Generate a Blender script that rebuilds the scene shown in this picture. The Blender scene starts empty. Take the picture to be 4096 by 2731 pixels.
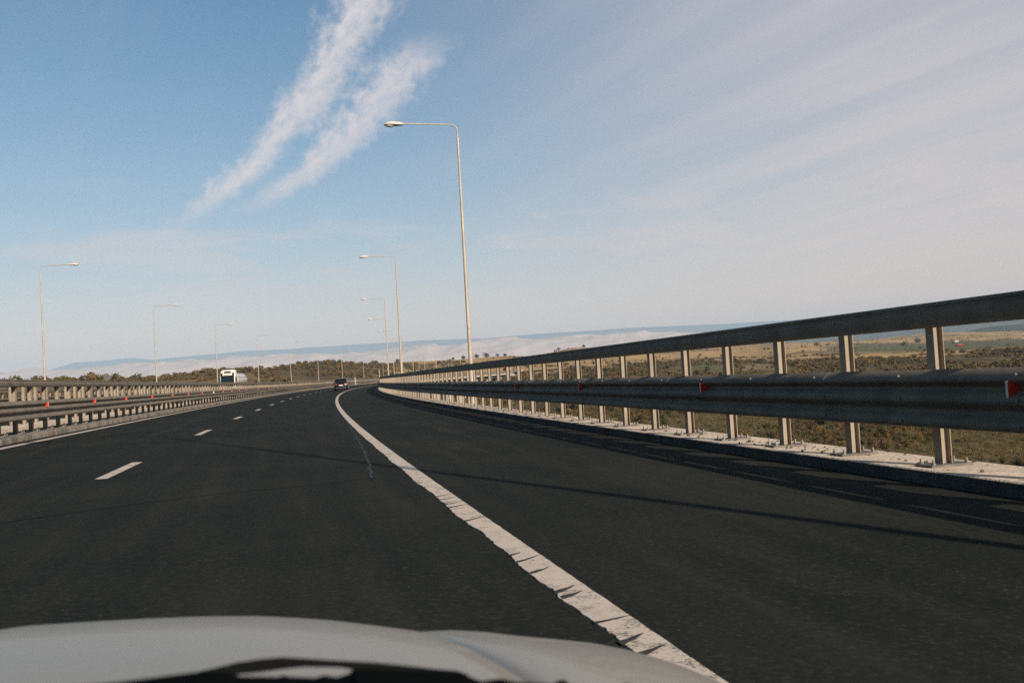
# Motorway viaduct seen from a car: roads, rails, lamps, hills, sky
import bpy, bmesh, math, random
import numpy as np
from mathutils import Vector, Matrix
SC = bpy.context.scene
COL = SC.collection
R = math.radians
random.seed(7)
rng = np.random.default_rng(11)

# ------------------------------------------------------------------ camera
F = 3790.0
CAM = np.array([0.0, 0.0, 1.0666])
YAW, PITCH, ROLL = 0.2326, 0.03385, -0.0598
_cy, _sy, _cp, _sp = math.cos(YAW), math.sin(YAW), math.cos(PITCH), math.sin(PITCH)
FW = np.array([_sy*_cp, _cy*_cp, _sp])
_r = np.array([_cy, -_sy, 0.0]); _u = np.cross(_r, FW)
RT = math.cos(ROLL)*_r + math.sin(ROLL)*_u
UP = -math.sin(ROLL)*_r + math.cos(ROLL)*_u

def ray(px, py):
    "direction of a point of the 4096 px photograph, unit depth"
    return FW + (px-2048)/F*RT - (py-1365.5)/F*UP
def at(px, py, depth):
    return CAM + ray(px, py)*depth
def hor(px):
    "photo row of the horizon in column px"
    return 1365.5 + F*(FW[2]+(px-2048)/F*RT[2])/UP[2]

# ------------------------------------------------------------------ road axis: arc length s, offset o (right +)
_KS = [-20, 20, 60, 100, 160, 240, 340, 460, 600, 640, 700, 1200]
_KV = [.0012, .0008, .0006, .0007, .0006, .0008, .0006, .0007, .0006, .0008, .0013, .0013]
_G = np.arange(-60, 1300, 1.0)
_k = np.interp(_G, _KS, _KV)
_T = np.concatenate([[0], np.cumsum((_k[1:]+_k[:-1])/2)]); _T -= _T[60]
_X = np.concatenate([[0], np.cumsum((np.sin(_T[1:])+np.sin(_T[:-1]))/2)]); _X -= _X[60]
_Y = np.concatenate([[0], np.cumsum((np.cos(_T[1:])+np.cos(_T[:-1]))/2)]); _Y -= _Y[60]
BANK = 0.0213
def zprof(s):
    s = np.asarray(s, float); u = np.minimum(s, 640)/100.0
    return .1107*u**2 - .0245*u**3 + .0020*u**4 + np.maximum(s-640, 0)*0.006
def theta(s): return np.interp(s, _G, _T)
def pt(s, o, z=0.0):
    s = np.asarray(s, float); o = np.asarray(o, float)
    t = theta(s)
    return np.stack([np.interp(s, _G, _X)+o*np.cos(t), np.interp(s, _G, _Y)-o*np.sin(t), zprof(s)+z-BANK*o+0*s], -1)
def so(x, y):
    "nearest (s, o) of plan points, vectorised"
    x = np.asarray(x, float); y = np.asarray(y, float)
    g = _G[::4]; gx = _X[::4]; gy = _Y[::4]; gt = _T[::4]
    s = np.empty(x.shape); o = np.empty(x.shape)
    fx, fy = x.ravel(), y.ravel(); fs = np.empty(fx.shape); fo = np.empty(fx.shape)
    for a in range(0, fx.size, 4000):
        b = slice(a, a+4000)
        i = np.argmin((gx[None]-fx[b, None])**2+(gy[None]-fy[b, None])**2, 1)
        dx = fx[b]-gx[i]; dy = fy[b]-gy[i]; t = gt[i]
        fs[b] = g[i]+dx*np.sin(t)+dy*np.cos(t); fo[b] = dx*np.cos(t)-dy*np.sin(t)
    return fs.reshape(x.shape), fo.reshape(x.shape)

# ------------------------------------------------------------------ object helpers
class MB:
    "collects polygons for one mesh object"
    def __init__(s): s.v = []; s.f = []; s.m = []; s.uv = None; s.smooth = False
    def add(s, vs, fs, mat=0):
        b = len(s.v); s.v += [tuple(map(float, q)) for q in vs]
        s.f += [tuple(i+b for i in q) for q in fs]; s.m += [mat]*len(fs); return s
    def box(s, c, d, mat=0, rot=None, taper=None):
        cx, cy, cz = c; dx, dy, dz = d[0]/2, d[1]/2, d[2]/2
        vs = []
        for z in (-1, 1):
            k = 1 if (taper is None or z < 0) else taper
            for x, y in ((-1, -1), (1, -1), (1, 1), (-1, 1)):
                vs.append(Vector((x*dx*k, y*dy*k, z*dz)))
        if rot is not None: vs = [rot @ q for q in vs]
        vs = [(q[0]+cx, q[1]+cy, q[2]+cz) for q in vs]
        return s.add(vs, [(3, 2, 1, 0), (4, 5, 6, 7), (0, 1, 5, 4), (1, 2, 6, 5), (2, 3, 7, 6), (3, 0, 4, 7)], mat)
    def tube(s, pts, rad, n=8, mat=0, cap=True):
        pts = [Vector(q) for q in pts]
        if not hasattr(rad, '__len__'): rad = [rad]*len(pts)
        vs = []; up = None
        for i, q in enumerate(pts):
            d = (pts[min(i+1, len(pts)-1)]-pts[max(i-1, 0)]).normalized()
            if up is None:
                a = Vector((0, 0, 1)) if abs(d.z) < .9 else Vector((1, 0, 0))
            else: a = up
            x = a.cross(d).normalized(); up = d.cross(x)
            for j in range(n):
                t = 2*math.pi*j/n
                vs.append(q+x*math.cos(t)*rad[i]+up*math.sin(t)*rad[i])
        fs = []
        for i in range(len(pts)-1):
            for j in range(n):
                a = i*n+j; b = i*n+(j+1) % n
                fs.append((a, b, b+n, a+n))
        if cap:
            fs.append(tuple(range(n-1, -1, -1))); fs.append(tuple(range((len(pts)-1)*n, len(pts)*n)))
        return s.add(vs, fs, mat)
    def loft(s, rings, mat=0, cap=True, close=True):
        n = len(rings[0]); vs = [q for r_ in rings for q in r_]; fs = []
        for i in range(len(rings)-1):
            for j in range(n if close else n-1):
                a = i*n+j; b = i*n+(j+1) % n
                fs.append((a, b, b+n, a+n))
        if cap and close:
            fs.append(tuple(range(n-1, -1, -1))); fs.append(tuple(range((len(rings)-1)*n, len(rings)*n)))
        return s.add(vs, fs, mat)
    def disc(s, c, nrm, rad, n=16, mat=0, depth=0.0):
        c = Vector(c); nrm = Vector(nrm).normalized()
        s.tube([c-nrm*depth/2, c+nrm*depth/2], rad, n, mat); return s
    def sphere(s, c, r_, n=10, m=6, mat=0):
        vs = []; rx, ry, rz = r_ if hasattr(r_, '__len__') else (r_,)*3
        for i in range(m+1):
            p = -math.pi/2+math.pi*i/m
            for j in range(n):
                t = 2*math.pi*j/n
                vs.append((c[0]+rx*math.cos(p)*math.cos(t), c[1]+ry*math.cos(p)*math.sin(t), c[2]+rz*math.sin(p)))
        fs = []
        for i in range(m):
            for j in range(n):
                a = i*n+j; b = i*n+(j+1) % n; fs.append((a, b, b+n, a+n))
        return s.add(vs, fs, mat)
    def mesh(s, name, mats, smooth=False, angle=None):
        me = bpy.data.meshes.new(name); me.from_pydata(s.v, [], s.f)
        if not hasattr(mats, '__len__'): mats = [mats]
        for m_ in mats: me.materials.append(m_)
        if len(mats) > 1: me.polygons.foreach_set('material_index', s.m)
        if s.uv is not None:
            l = me.uv_layers.new(name='UVMap')
            idx = np.empty(len(me.loops), np.int32); me.loops.foreach_get('vertex_index', idx)
            l.data.foreach_set('uv', np.asarray(s.uv, np.float32)[idx].ravel())
        if smooth:
            me.polygons.foreach_set('use_smooth', [True]*len(me.polygons))
            if angle: me.set_sharp_from_angle(angle=R(angle))
        me.validate(); me.update(); return me
    def build(s, name, mats, parent=None, smooth=False, angle=None, bevel=0.0):
        return link(s.mesh(name, mats, smooth, angle), name, parent, bevel)
def link(me, name, parent=None, bevel=0.0):
    o = bpy.data.objects.new(name, me); COL.objects.link(o)
    if parent is not None: o.parent = parent
    if bevel:
        md = o.modifiers.new('bevel', 'BEVEL'); md.width = bevel; md.segments = 2; md.limit_method = 'ANGLE'; md.angle_limit = R(35)
    return o
def tag(o, label=None, cat=None, group=None, kind=None):
    if label: o['label'] = label
    if cat: o['category'] = cat
    if group: o['group'] = group
    if kind: o['kind'] = kind
    return o
def empty(name, loc, rz=0.0):
    e = bpy.data.objects.new(name, None); COL.objects.link(e)
    e.location = [float(q) for q in loc]; e.rotation_euler = (0, 0, float(rz)); e.empty_display_size = .2
    return e
def copy_tree(o, parent=None):
    c = o.copy(); COL.objects.link(c)
    if parent is not None: c.parent = parent
    for ch in list(KIDS.get(o.name, [])):
        d = copy_tree(ch, c); KIDS.setdefault(c.name, []).append(d)
    return c
KIDS = {}
def scan_kids():
    KIDS.clear()
    for o in bpy.data.objects:
        if o.parent is not None: KIDS.setdefault(o.parent.name, []).append(o)
def structure(o): o['kind'] = 'structure'; return o

# ------------------------------------------------------------------ node helpers
class N:
    "a node socket with arithmetic"
    def __init__(s, t, sock): s.t = t; s.k = sock
    def _m(s, op, *a):
        n = s.t.nodes.new('ShaderNodeMath'); n.operation = op
        for i, q in enumerate((s,)+a):
            if isinstance(q, N): s.t.links.new(q.k, n.inputs[i])
            else: n.inputs[i].default_value = q
        return N(s.t, n.outputs[0])
    def __add__(s, o): return s._m('ADD', o)
    def __sub__(s, o): return s._m('SUBTRACT', o)
    def __mul__(s, o): return s._m('MULTIPLY', o)
    def __truediv__(s, o): return s._m('DIVIDE', o)
    __radd__ = __add__; __rmul__ = __mul__
    def __rsub__(s, o): return (s*-1.0)+o
    def abs(s): return s._m('ABSOLUTE')
    def pow(s, e): return s._m('POWER', e)
    def max(s, o): return s._m('MAXIMUM', o)
    def min(s, o): return s._m('MINIMUM', o)
    def exp(s): return s._m('EXPONENT')
    def step(s, a, b, lo=0.0, hi=1.0):
        n = s.t.nodes.new('ShaderNodeMapRange'); n.interpolation_type = 'SMOOTHSTEP'
        s.t.links.new(s.k, n.inputs['Value'])
        n.inputs['From Min'].default_value = a; n.inputs['From Max'].default_value = b
        n.inputs['To Min'].default_value = lo; n.inputs['To Max'].default_value = hi
        return N(s.t, n.outputs[0])
def mix(t, f, a, b):
    n = t.nodes.new('ShaderNodeMix'); n.data_type = 'RGBA'
    for i, q in ((0, f), (6, a), (7, b)):
        if isinstance(q, N): t.links.new(q.k, n.inputs[i])
        elif i == 0: n.inputs[0].default_value = q
        else: n.inputs[i].default_value = (*q[:3], 1)
    return N(t, n.outputs[2])
def noise(t, vec, scale, detail=4, rough=.55, dist=0.0, w=None):
    n = t.nodes.new('ShaderNodeTexNoise')
    if isinstance(vec, N): t.links.new(vec.k, n.inputs['Vector'])
    n.inputs['Scale'].default_value = scale; n.inputs['Detail'].default_value = detail
    n.inputs['Roughness'].default_value = rough; n.inputs['Distortion'].default_value = dist
    return N(t, n.outputs['Fac'])
def combine(t, x, y, z):
    n = t.nodes.new('ShaderNodeCombineXYZ')
    for i, q in enumerate((x, y, z)):
        if isinstance(q, N): t.links.new(q.k, n.inputs[i])
        else: n.inputs[i].default_value = q
    return N(t, n.outputs[0])
def dot(t, v, c):
    n = t.nodes.new('ShaderNodeVectorMath'); n.operation = 'DOT_PRODUCT'
    t.links.new(v.k, n.inputs[0]); n.inputs[1].default_value = [float(q) for q in c]
    return N(t, n.outputs['Value'])
def coord(t, which='Object'):
    n = t.nodes.new('ShaderNodeTexCoord'); return N(t, n.outputs[which])
def position(t):
    n = t.nodes.new('ShaderNodeNewGeometry'); return N(t, n.outputs['Position'])
def sepxyz(t, v):
    n = t.nodes.new('ShaderNodeSeparateXYZ'); t.links.new(v.k, n.inputs[0])
    return [N(t, n.outputs[i]) for i in range(3)]
def material(name, color=(.5, .5, .5), rough=.6, metal=0.0, spec=.5, coat=0.0):
    m = bpy.data.materials.new(name); m.use_nodes = True
    b = m.node_tree.nodes['Principled BSDF']
    b.inputs['Base Color'].default_value = (*color, 1); b.inputs['Roughness'].default_value = rough
    b.inputs['Metallic'].default_value = metal; b.inputs['Specular IOR Level'].default_value = spec
    b.inputs['Coat Weight'].default_value = coat; b.inputs['Coat Roughness'].default_value = .05
    return m
def sock(m, name, n):
    m.node_tree.links.new(n.k, m.node_tree.nodes['Principled BSDF'].inputs[name])
def bump(m, h, strength=.3, dist=.02):
    t = m.node_tree; n = t.nodes.new('ShaderNodeBump'); n.inputs['Strength'].default_value = strength
    n.inputs['Distance'].default_value = dist; t.links.new(h.k, n.inputs['Height'])
    t.links.new(n.outputs[0], t.nodes['Principled BSDF'].inputs['Normal'])
def mottled(name, c1, c2, scale, rough=.7, metal=0.0, spec=.5, detail=5, lo=.35, hi=.65, bmp=0.0, fine=0.0):
    "two tones of one surface, mixed by noise in world space"
    m = material(name, c1, rough, metal, spec); t = m.node_tree
    p = position(t); f = noise(t, p, scale, detail).step(lo, hi)
    c = mix(t, f, c1, c2)
    if fine:
        g = noise(t, p, fine, 2).step(.3, .7, .78, 1.22)
        n = t.nodes.new('ShaderNodeVectorMath'); n.operation = 'SCALE'
        t.links.new(c.k, n.inputs[0]); t.links.new(g.k, n.inputs['Scale']); c = N(t, n.outputs[0])
    sock(m, 'Base Color', c)
    if bmp: bump(m, noise(t, p, fine or scale*6, 4), bmp)
    return m
HAZE = 6.5e-5
# ------------------------------------------------------------------ materials
M = {}
def asphalt_material(name='asphalt'):
    m = material(name, (.03, .03, .03), .92, 0, .08); t = m.node_tree; p = position(t)
    px_, py_, pz_ = sepxyz(t, p)
    along = combine(t, px_*2.6, py_*.16, 0.0)
    big = noise(t, p, .35, 4, .6); mid = noise(t, p, 2.2, 6, .65); fine = noise(t, p, 26, 4, .75); streak = noise(t, along, 1.0, 5, .6)
    c = mix(t, (big*.5+streak*.5).step(.36, .64), (.0125, .0165, .0155), (.0245, .0275, .0240))
    c = mix(t, streak.step(.55, .72)*.45, c, (.034, .0345, .0305))
    c = mix(t, mid.step(.55, .72)*.55, c, (.0100, .0120, .0115))
    c = mix(t, fine.step(.50, .72)*.6, c, (.055, .054, .048))
    c = mix(t, (1-fine).step(.52, .74)*.6, c, (.0060, .0072, .0070))
    v = t.nodes.new('ShaderNodeTexVoronoi'); v.inputs['Scale'].default_value = 13
    t.links.new(p.k, v.inputs['Vector'])
    dots = (1-N(t, v.outputs['Distance']).step(.06, .11))*noise(t, p, 1.1, 3).step(.47, .62)
    c = mix(t, dots*.5, c, (.16, .15, .135))
    sock(m, 'Base Color', c)
    bump(m, noise(t, p, 70, 3, .7)+mid*.3, .35, .006)
    return m
M['asphalt'] = asphalt_material()
M['tar'] = mottled('tar_seal', (.012, .015, .018), (.024, .028, .032), 4, .62, 0, .3, fine=40)
M['tar_dull'] = mottled('tar_strip', (.008, .0108, .0122), (.0135, .0160, .0168), 3, .9, 0, .06, fine=40)
M['joint'] = mottled('joint_filler', (.012, .012, .012), (.02, .02, .019), 6, .8)
m = material('road_paint', (.74, .70, .65), .75, 0, .3); t = m.node_tree; p = position(t)
g = noise(t, p, 9, 6, .65); h = noise(t, p, 60, 3, .7); q = noise(t, p, 1.2, 3)
c = mix(t, g.step(.45, .75)*.55, (.60, .535, .47), (.46, .41, .36))
c = mix(t, (h*.5+g*.5).step(.515, .60)*q.step(.35, .58, .30, 1.0), c, (.16, .147, .13))
sock(m, 'Base Color', c); bump(m, h, .4, .004); M['paint'] = m
M['worn_tar'] = mottled('paint_crack', (.02, .021, .022), (.03, .03, .03), 12, .8)
def steel_material(name, c1, c2, rough=.55, metal=.25):
    m = material(name, c1, rough, metal, .4); t = m.node_tree; p = position(t)
    f = noise(t, p, 2.3, 5, .6); s_ = noise(t, p, 38, 3, .6)
    c = mix(t, f.step(.35, .68), c1, c2)
    c = mix(t, s_.step(.55, .75)*.4, c, tuple(q*.62 for q in c1))
    x = noise(t, combine(t, sepxyz(t, p)[0], sepxyz(t, p)[1], sepxyz(t, p)[2]*.12), 14, 3).step(.58, .75)
    c = mix(t, x*.35, c, tuple(q*.5 for q in c1))
    sock(m, 'Base Color', c); sock(m, 'Roughness', s_.step(.2, .8, rough-.08, rough+.15)); return m
M['steel'] = steel_material('galvanised_steel', (.195, .172, .136), (.138, .123, .099), .75, 0)
M['post_steel'] = steel_material('galvanised_post', (.315, .265, .205), (.25, .213, .17), .75, 0)
M['pole'] = mottled('lamp_pole_coat', (.45, .40, .335), (.37, .335, .285), 1.5, .55, .1, .4, fine=30)
M['lamp_shell'] = material('lamp_shell', (.60, .56, .51), .4)
M['lamp_rim'] = material('lamp_rim', (.10, .115, .105), .5)
M['lens'] = material('lamp_lens', (.42, .47, .44), .18, 0, .6)
M['concrete'] = mottled('kerb_concrete', (.70, .60, .495), (.58, .50, .415), 1.6, .85, 0, .2, bmp=.35, fine=28)
m = M['concrete']; t = m.node_tree; p = position(t); b_ = t.nodes['Principled BSDF']
c = N(t, b_.inputs['Base Color'].links[0].from_socket)
c = mix(t, noise(t, p, 3.1, 6, .7).step(.56, .72)*.55, c, (.24, .205, .165)); c = mix(t, noise(t, p, 11, 4, .7).step(.60, .72)*.6, c, (.17, .15, .12)); sock(m, 'Base Color', c)
M['kerb_shade'] = mottled('shaded_kerb_face', (.085, .088, .085), (.055, .058, .058), 2.5, .9, 0, .1, fine=30)  # shade put into the colour of kerb faces turned from the sun
M['kerb_old'] = mottled('weathered_kerb', (.30, .265, .22), (.15, .138, .12), 2.2, .88, 0, .2, 6, .4, .62, .4, 24)
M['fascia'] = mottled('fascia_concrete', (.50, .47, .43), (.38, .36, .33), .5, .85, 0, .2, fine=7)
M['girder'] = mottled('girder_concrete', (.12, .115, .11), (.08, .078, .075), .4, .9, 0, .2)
M['plate'] = mottled('plate_steel', (.17, .155, .135), (.10, .092, .08), 7, .65, .2)
M['bolt'] = mottled('bolt_steel', (.26, .24, .20), (.15, .135, .12), 30, .5, .3)
M['red_reflector'] = material('red_reflector', (.72, .055, .03), .35, 0, .5)
M['white_reflector'] = material('white_reflector', (.75, .73, .70), .35, 0, .5)
M['grit'] = mottled('grit', (.10, .09, .07), (.05, .055, .035), 9, .95)
M['wire'] = material('rusty_wire', (.33, .25, .17), .6, .4)
M['black'] = material('black_plastic', (.008, .009, .010), .9, 0, 0)
M['matte_black'] = material('soft_black', (.005, .006, .007), .95, 0, 0)
M['rubber'] = material('tyre_rubber', (.016, .016, .017), .85, 0, .2)
M['glass_dark'] = material('dark_glass', (.010, .013, .016), .08, 0, .6)
M['chrome'] = material('bright_trim', (.62, .62, .62), .25, .9)
M['silver'] = material('silver_car_paint', (.37, .345, .295), .38, .30, .4, .15)
M['navy'] = material('navy_car_paint', (.006, .009, .015), .28, .2, .4, .5)
M['tail_red'] = material('tail_lamp_red', (.55, .03, .02), .2, 0, .6)
M['tail_orange'] = material('tail_lamp_orange', (.85, .30, .10), .2, 0, .6)
M['plate_white'] = material('number_plate_white', (.78, .76, .74), .4)
M['truck_white'] = mottled('lorry_white', (.76, .74, .71), (.66, .64, .61), .8, .4, 0, .5)
M['tank'] = mottled('tank_paint', (.62, .60, .59), (.52, .49, .46), .5, .35, .15, .5)
M['rust'] = mottled('rust_stain', (.36, .22, .13), (.48, .36, .27), 5, .8)
M['sign_red'] = material('sign_red', (.62, .07, .045), .5)
M['red_paint'] = material('red_lorry_paint', (.62, .03, .02), .4, 0, .5)
M['white_car'] = material('white_car_paint', (.78, .77, .75), .35, 0, .5)
M['sign_back'] = mottled('sign_back', (.085, .10, .095), (.06, .07, .068), 3, .6, .2)
M['grey_box'] = material('grey_tarpaulin', (.34, .33, .31), .6)
M['house_wall'] = mottled('house_wall', (.68, .65, .60), (.58, .55, .50), 1, .9)
M['roof'] = mottled('tile_roof', (.30, .14, .09), (.22, .11, .08), 1, .9)
M['riprap'] = mottled('pitched_stone', (.42, .385, .34), (.26, .24, .21), .9, .9, 0, .2, 3, .4, .6, .5, 3)

# foliage: a tone per plant, varied leaf to leaf
def leaf_material(name, tones, per_instance=True):
    m = material(name, tones[0], .75, 0, .15); t = m.node_tree
    n = t.nodes.new('ShaderNodeObjectInfo'); rnd = N(t, n.outputs['Random'])
    r_ = t.nodes.new('ShaderNodeValToRGB'); e = r_.color_ramp.elements
    e[0].position = 0; e[0].color = (*tones[0], 1); e[1].position = 1; e[1].color = (*tones[-1], 1)
    for i in range(1, len(tones)-1):
        q = e.new(i/(len(tones)-1)); q.color = (*tones[i], 1)
    r_.color_ramp.interpolation = 'LINEAR'
    t.links.new(rnd.k, r_.inputs[0]); c = N(t, r_.outputs[0])
    p = position(t)
    g = noise(t, p, 2.2, 3).step(.3, .7, .55, 1.45)
    v = t.nodes.new('ShaderNodeVectorMath'); v.operation = 'SCALE'
    t.links.new(c.k, v.inputs[0]); t.links.new(g.k, v.inputs['Scale'])
    sock(m, 'Base Color', N(t, v.outputs[0]))
    return m
M['leaf_scrub'] = leaf_material('scrub_leaves', [(0.063, 0.061, 0.024), (0.110, 0.090, 0.033), (0.082, 0.072, 0.029), (0.142, 0.093, 0.039), (0.110, 0.063, 0.037), (0.090, 0.079, 0.030), (0.189, 0.106, 0.033), (0.065, 0.060, 0.026), (0.126, 0.080, 0.045), (0.103, 0.085, 0.031)])
M['leaf_dark'] = leaf_material('dark_leaves', [(.036, .044, .022), (.046, .054, .025), (.060, .062, .028)])
M['leaf_rust'] = leaf_material('rust_leaves', [(.26, .085, .022), (.20, .085, .028)])
M['leaf_gold'] = leaf_material('gold_leaves', [(.20, .12, .03), (.15, .10, .03)])
M['bark'] = mottled('bark', (.06, .048, .036), (.04, .033, .026), 6, .9)

# ------------------------------------------------------------------ sheets along the road
def ribbon(name, s0, s1, o0, o1, z, mat, step=4.0, near=1.0, nx=1, kind='structure'):
    ss = [s0]
    while ss[-1] < s1-1e-6:
        st = near if ss[-1] < 60 else step
        ss.append(min(s1, ss[-1]+st))
    ss = np.array(ss); b = MB(); n = nx+1
    vs = np.stack([pt(ss, o0+(o1-o0)*i/nx, z) for i in range(n)], 1).reshape(-1, 3)
    fs = [(i*n+j, i*n+j+1, (i+1)*n+j+1, (i+1)*n+j) for i in range(len(ss)-1) for j in range(nx)]
    b.add(vs, fs); o = b.build(name, mat)
    if kind: o['kind'] = kind
    return o
def sweep(b, prof, s0, s1, step=4.0, near=1.33, far=60, mat=0, closed=False, jag=None):
    "sweeps a list of (offset, z) along the road into b"
    ss = [s0]
    while ss[-1] < s1-1e-6:
        ss.append(min(s1, ss[-1]+(near if ss[-1] < far else step)))
    ss = np.array(ss); n = len(prof)
    vs = np.stack([pt(ss, np.full(len(ss), o), z) for o, z in prof], 1).reshape(-1, 3)
    fs = []
    for i in range(len(ss)-1):
        for j in range(n if closed else n-1):
            k = (j+1) % n; fs.append((i*n+j, i*n+k, (i+1)*n+k, (i+1)*n+j))
    if closed: fs += [tuple(range(n-1, -1, -1)), tuple(range((len(ss)-1)*n, len(ss)*n))]
    b.add(vs, fs, mat); return b

S_END = 655.0
tag(ribbon('road', -30, 1190, -6.6, 5.33, 0.0, M['asphalt'], nx=2), 'dark asphalt carriageway curving to the right', 'road')
tag(ribbon('opposite_road', -30, 1190, -21.5, -9.9, 0.0, M['asphalt'], nx=2), 'asphalt of the opposite carriageway beyond the median rails', 'road')

# right edge line: thick paint, ragged on its left, torn by slanting cracks
def right_edge_line():
    b = MB(); ss = np.concatenate([np.arange(1.5, 16, .02), np.arange(16, 60, .25), np.arange(60, 700, 3.0)])
    lo = np.full(len(ss), 1.215); hi = np.full(len(ss), 1.395)
    rag = np.interp(ss, [0, 9, 16, 22, 60], [1, 1, .6, .15, .0])
    w = rng.normal(0, 1, len(ss)); k = np.convolve(w, np.ones(3)/3, 'same'); k2 = np.convolve(w, np.ones(15)/15, 'same')
    lo = lo+rag*(.006*k+.016*k2+.012*np.sin(ss*2.3))
    hi = hi+rag*(.003*np.convolve(rng.normal(0, 1, len(ss)), np.ones(5)/5, 'same'))
    A = pt(ss, lo, .006); B = pt(ss, (lo+hi)/2, .0065); C = pt(ss, hi, .006); D = pt(ss, lo-.002, .0006); E_ = pt(ss, hi+.002, .0006)
    vs = np.stack([D, A, B, C, E_], 1).reshape(-1, 3)
    fs = [(i*5+j, i*5+j+1, i*5+j+6, i*5+j+5) for i in range(len(ss)-1) for j in range(4)]
    b.add(vs, fs, 0)
    # cracks: (s at the ragged side, share of the width, opening, lean)
    for s0, fr, op, lean in ((10.0, .35, .05, .1), (9.55, .35, .035, .1), (8.72, .95, .03, .13), (8.45, .95, .03, .13), (8.22, .8, .02, .12), (8.12, 1, .035, .14), (7.9, 1, .045, .16),
                             (7.1, 1, .055, .18), (5.6, .5, .05, .12), (5.38, .95, .045, .17), (5.05, .75, .05, .16), (4.55, .75, .06, .16), (4.43, .72, .06, .14), (3.93, 1, .03, .06), (3.6, .75, .06, .14), (3.42, .85, .05, .12), (3.1, .6, .05, .1),
                             (14.2, 1.0, .02, .25), (18.0, 1.0, .02, .3), (23.0, 1.0, .03, .35), (30.0, 1.0, .04, .4)):
        n = 9; up_ = []; dn = []
        for i in range(n):
            u = i/(n-1); o = 1.208+u*fr*.187; wd = op*(1-u)**.8*(.8+.4*random.random())+.006
            sm = s0+lean*(u**1.3)*fr+random.uniform(-.003, .003)
            up_.append(pt(sm+wd/2, o, .0085)); dn.append(pt(sm-wd/2, o, .0085))
        b.add(up_+dn, [(i, n+i, n+i+1, i+1) for i in range(n-1)], 1)
    return b.build('edge_line_marking', [M['paint'], M['worn_tar']])
tag(structure(right_edge_line()), 'thick cracked white edge line beside the hard shoulder', 'road marking')
tag(ribbon('edge_line_marking', -20, 900, -6.27, -6.06, .005, M['paint']), 'white edge line along the left kerb', 'road marking')
tag(ribbon('edge_line_marking', -20, 900, -21.0, -20.8, .005, M['paint']), 'outer white edge line of the opposite carriageway', 'road marking')
tag(ribbon('edge_line_marking', -20, 900, -10.3, -10.1, .005, M['paint']), 'inner white edge line of the opposite carriageway', 'road marking')
b = MB()
for i in range(-1, 40):
    s0 = 12.782+i*10.7691
    ss = np.linspace(s0, s0+2.69, 5)
    vs = np.concatenate([pt(ss, -2.515, .005), pt(ss, -2.36, .005)])
    b.add(vs, [(j, 5+j, 6+j, j+1) for j in range(4)])
tag(structure(b.build('lane_marking', M['paint'])), 'row of white lane dashes between the two lanes', 'road marking')
# tar-sealed seams of the asphalt
def seam(name, pts2, w0, w1, mat, z=.0035, n=60, wob=.012):
    ss = np.array([q[0] for q in pts2], float); oo = np.array([q[1] for q in pts2], float)
    tt = np.linspace(0, 1, n); k = np.linspace(0, 1, len(ss))
    s = np.interp(tt, k, ss); o = np.interp(tt, k, oo)
    ds = np.gradient(s); do = np.gradient(o); L = np.hypot(ds, do)+1e-9
    w = np.interp(tt, [0, 1], [w0, w1])/2*(1+.5*rng.normal(0, 1, n)*.5)
    o = o+rng.normal(0, wob, n); w = np.abs(w)+.003
    A = pt(s-do/L*w, o+ds/L*w, z); B = pt(s+do/L*w, o-ds/L*w, z)
    b = MB(); b.add(np.concatenate([A, B]), [(i, n+i, n+i+1, i+1) for i in range(n-1)])
    return structure(b.build(name, mat))
tag(seam('road_seam', [(27, 1.16), (24, 1.13), (19, 1.07), (15, .98), (12.5, .88), (10.8, .80)], .015, .03, M['tar']), 'glossy tar seam leaving the right edge line', 'road seam')
tag(seam('road_seam', [(10.9, .85), (10.5, .2), (10.2, -.8), (9.6, -1.7), (8.9, -2.5), (8.0, -3.0), (6.8, -3.1)], .006, .016, M['tar_dull'], .0037), 'curved tar seam sweeping across the left lane', 'road seam')
tag(seam('road_seam', [(8.5, -2.75), (7.9, -3.02), (7.1, -3.12), (6.4, -3.12)], .05, .08, M['tar'], .0044), 'wide dark tar patch on the curved seam', 'road seam')
tag(seam('road_seam', [(36.5, -2.2), (36.5, 1.2), (36.5, 4.3)], .03, .03, M['joint'], .0036, wob=.004), 'thin straight joint across the road before the curve', 'road joint')

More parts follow.
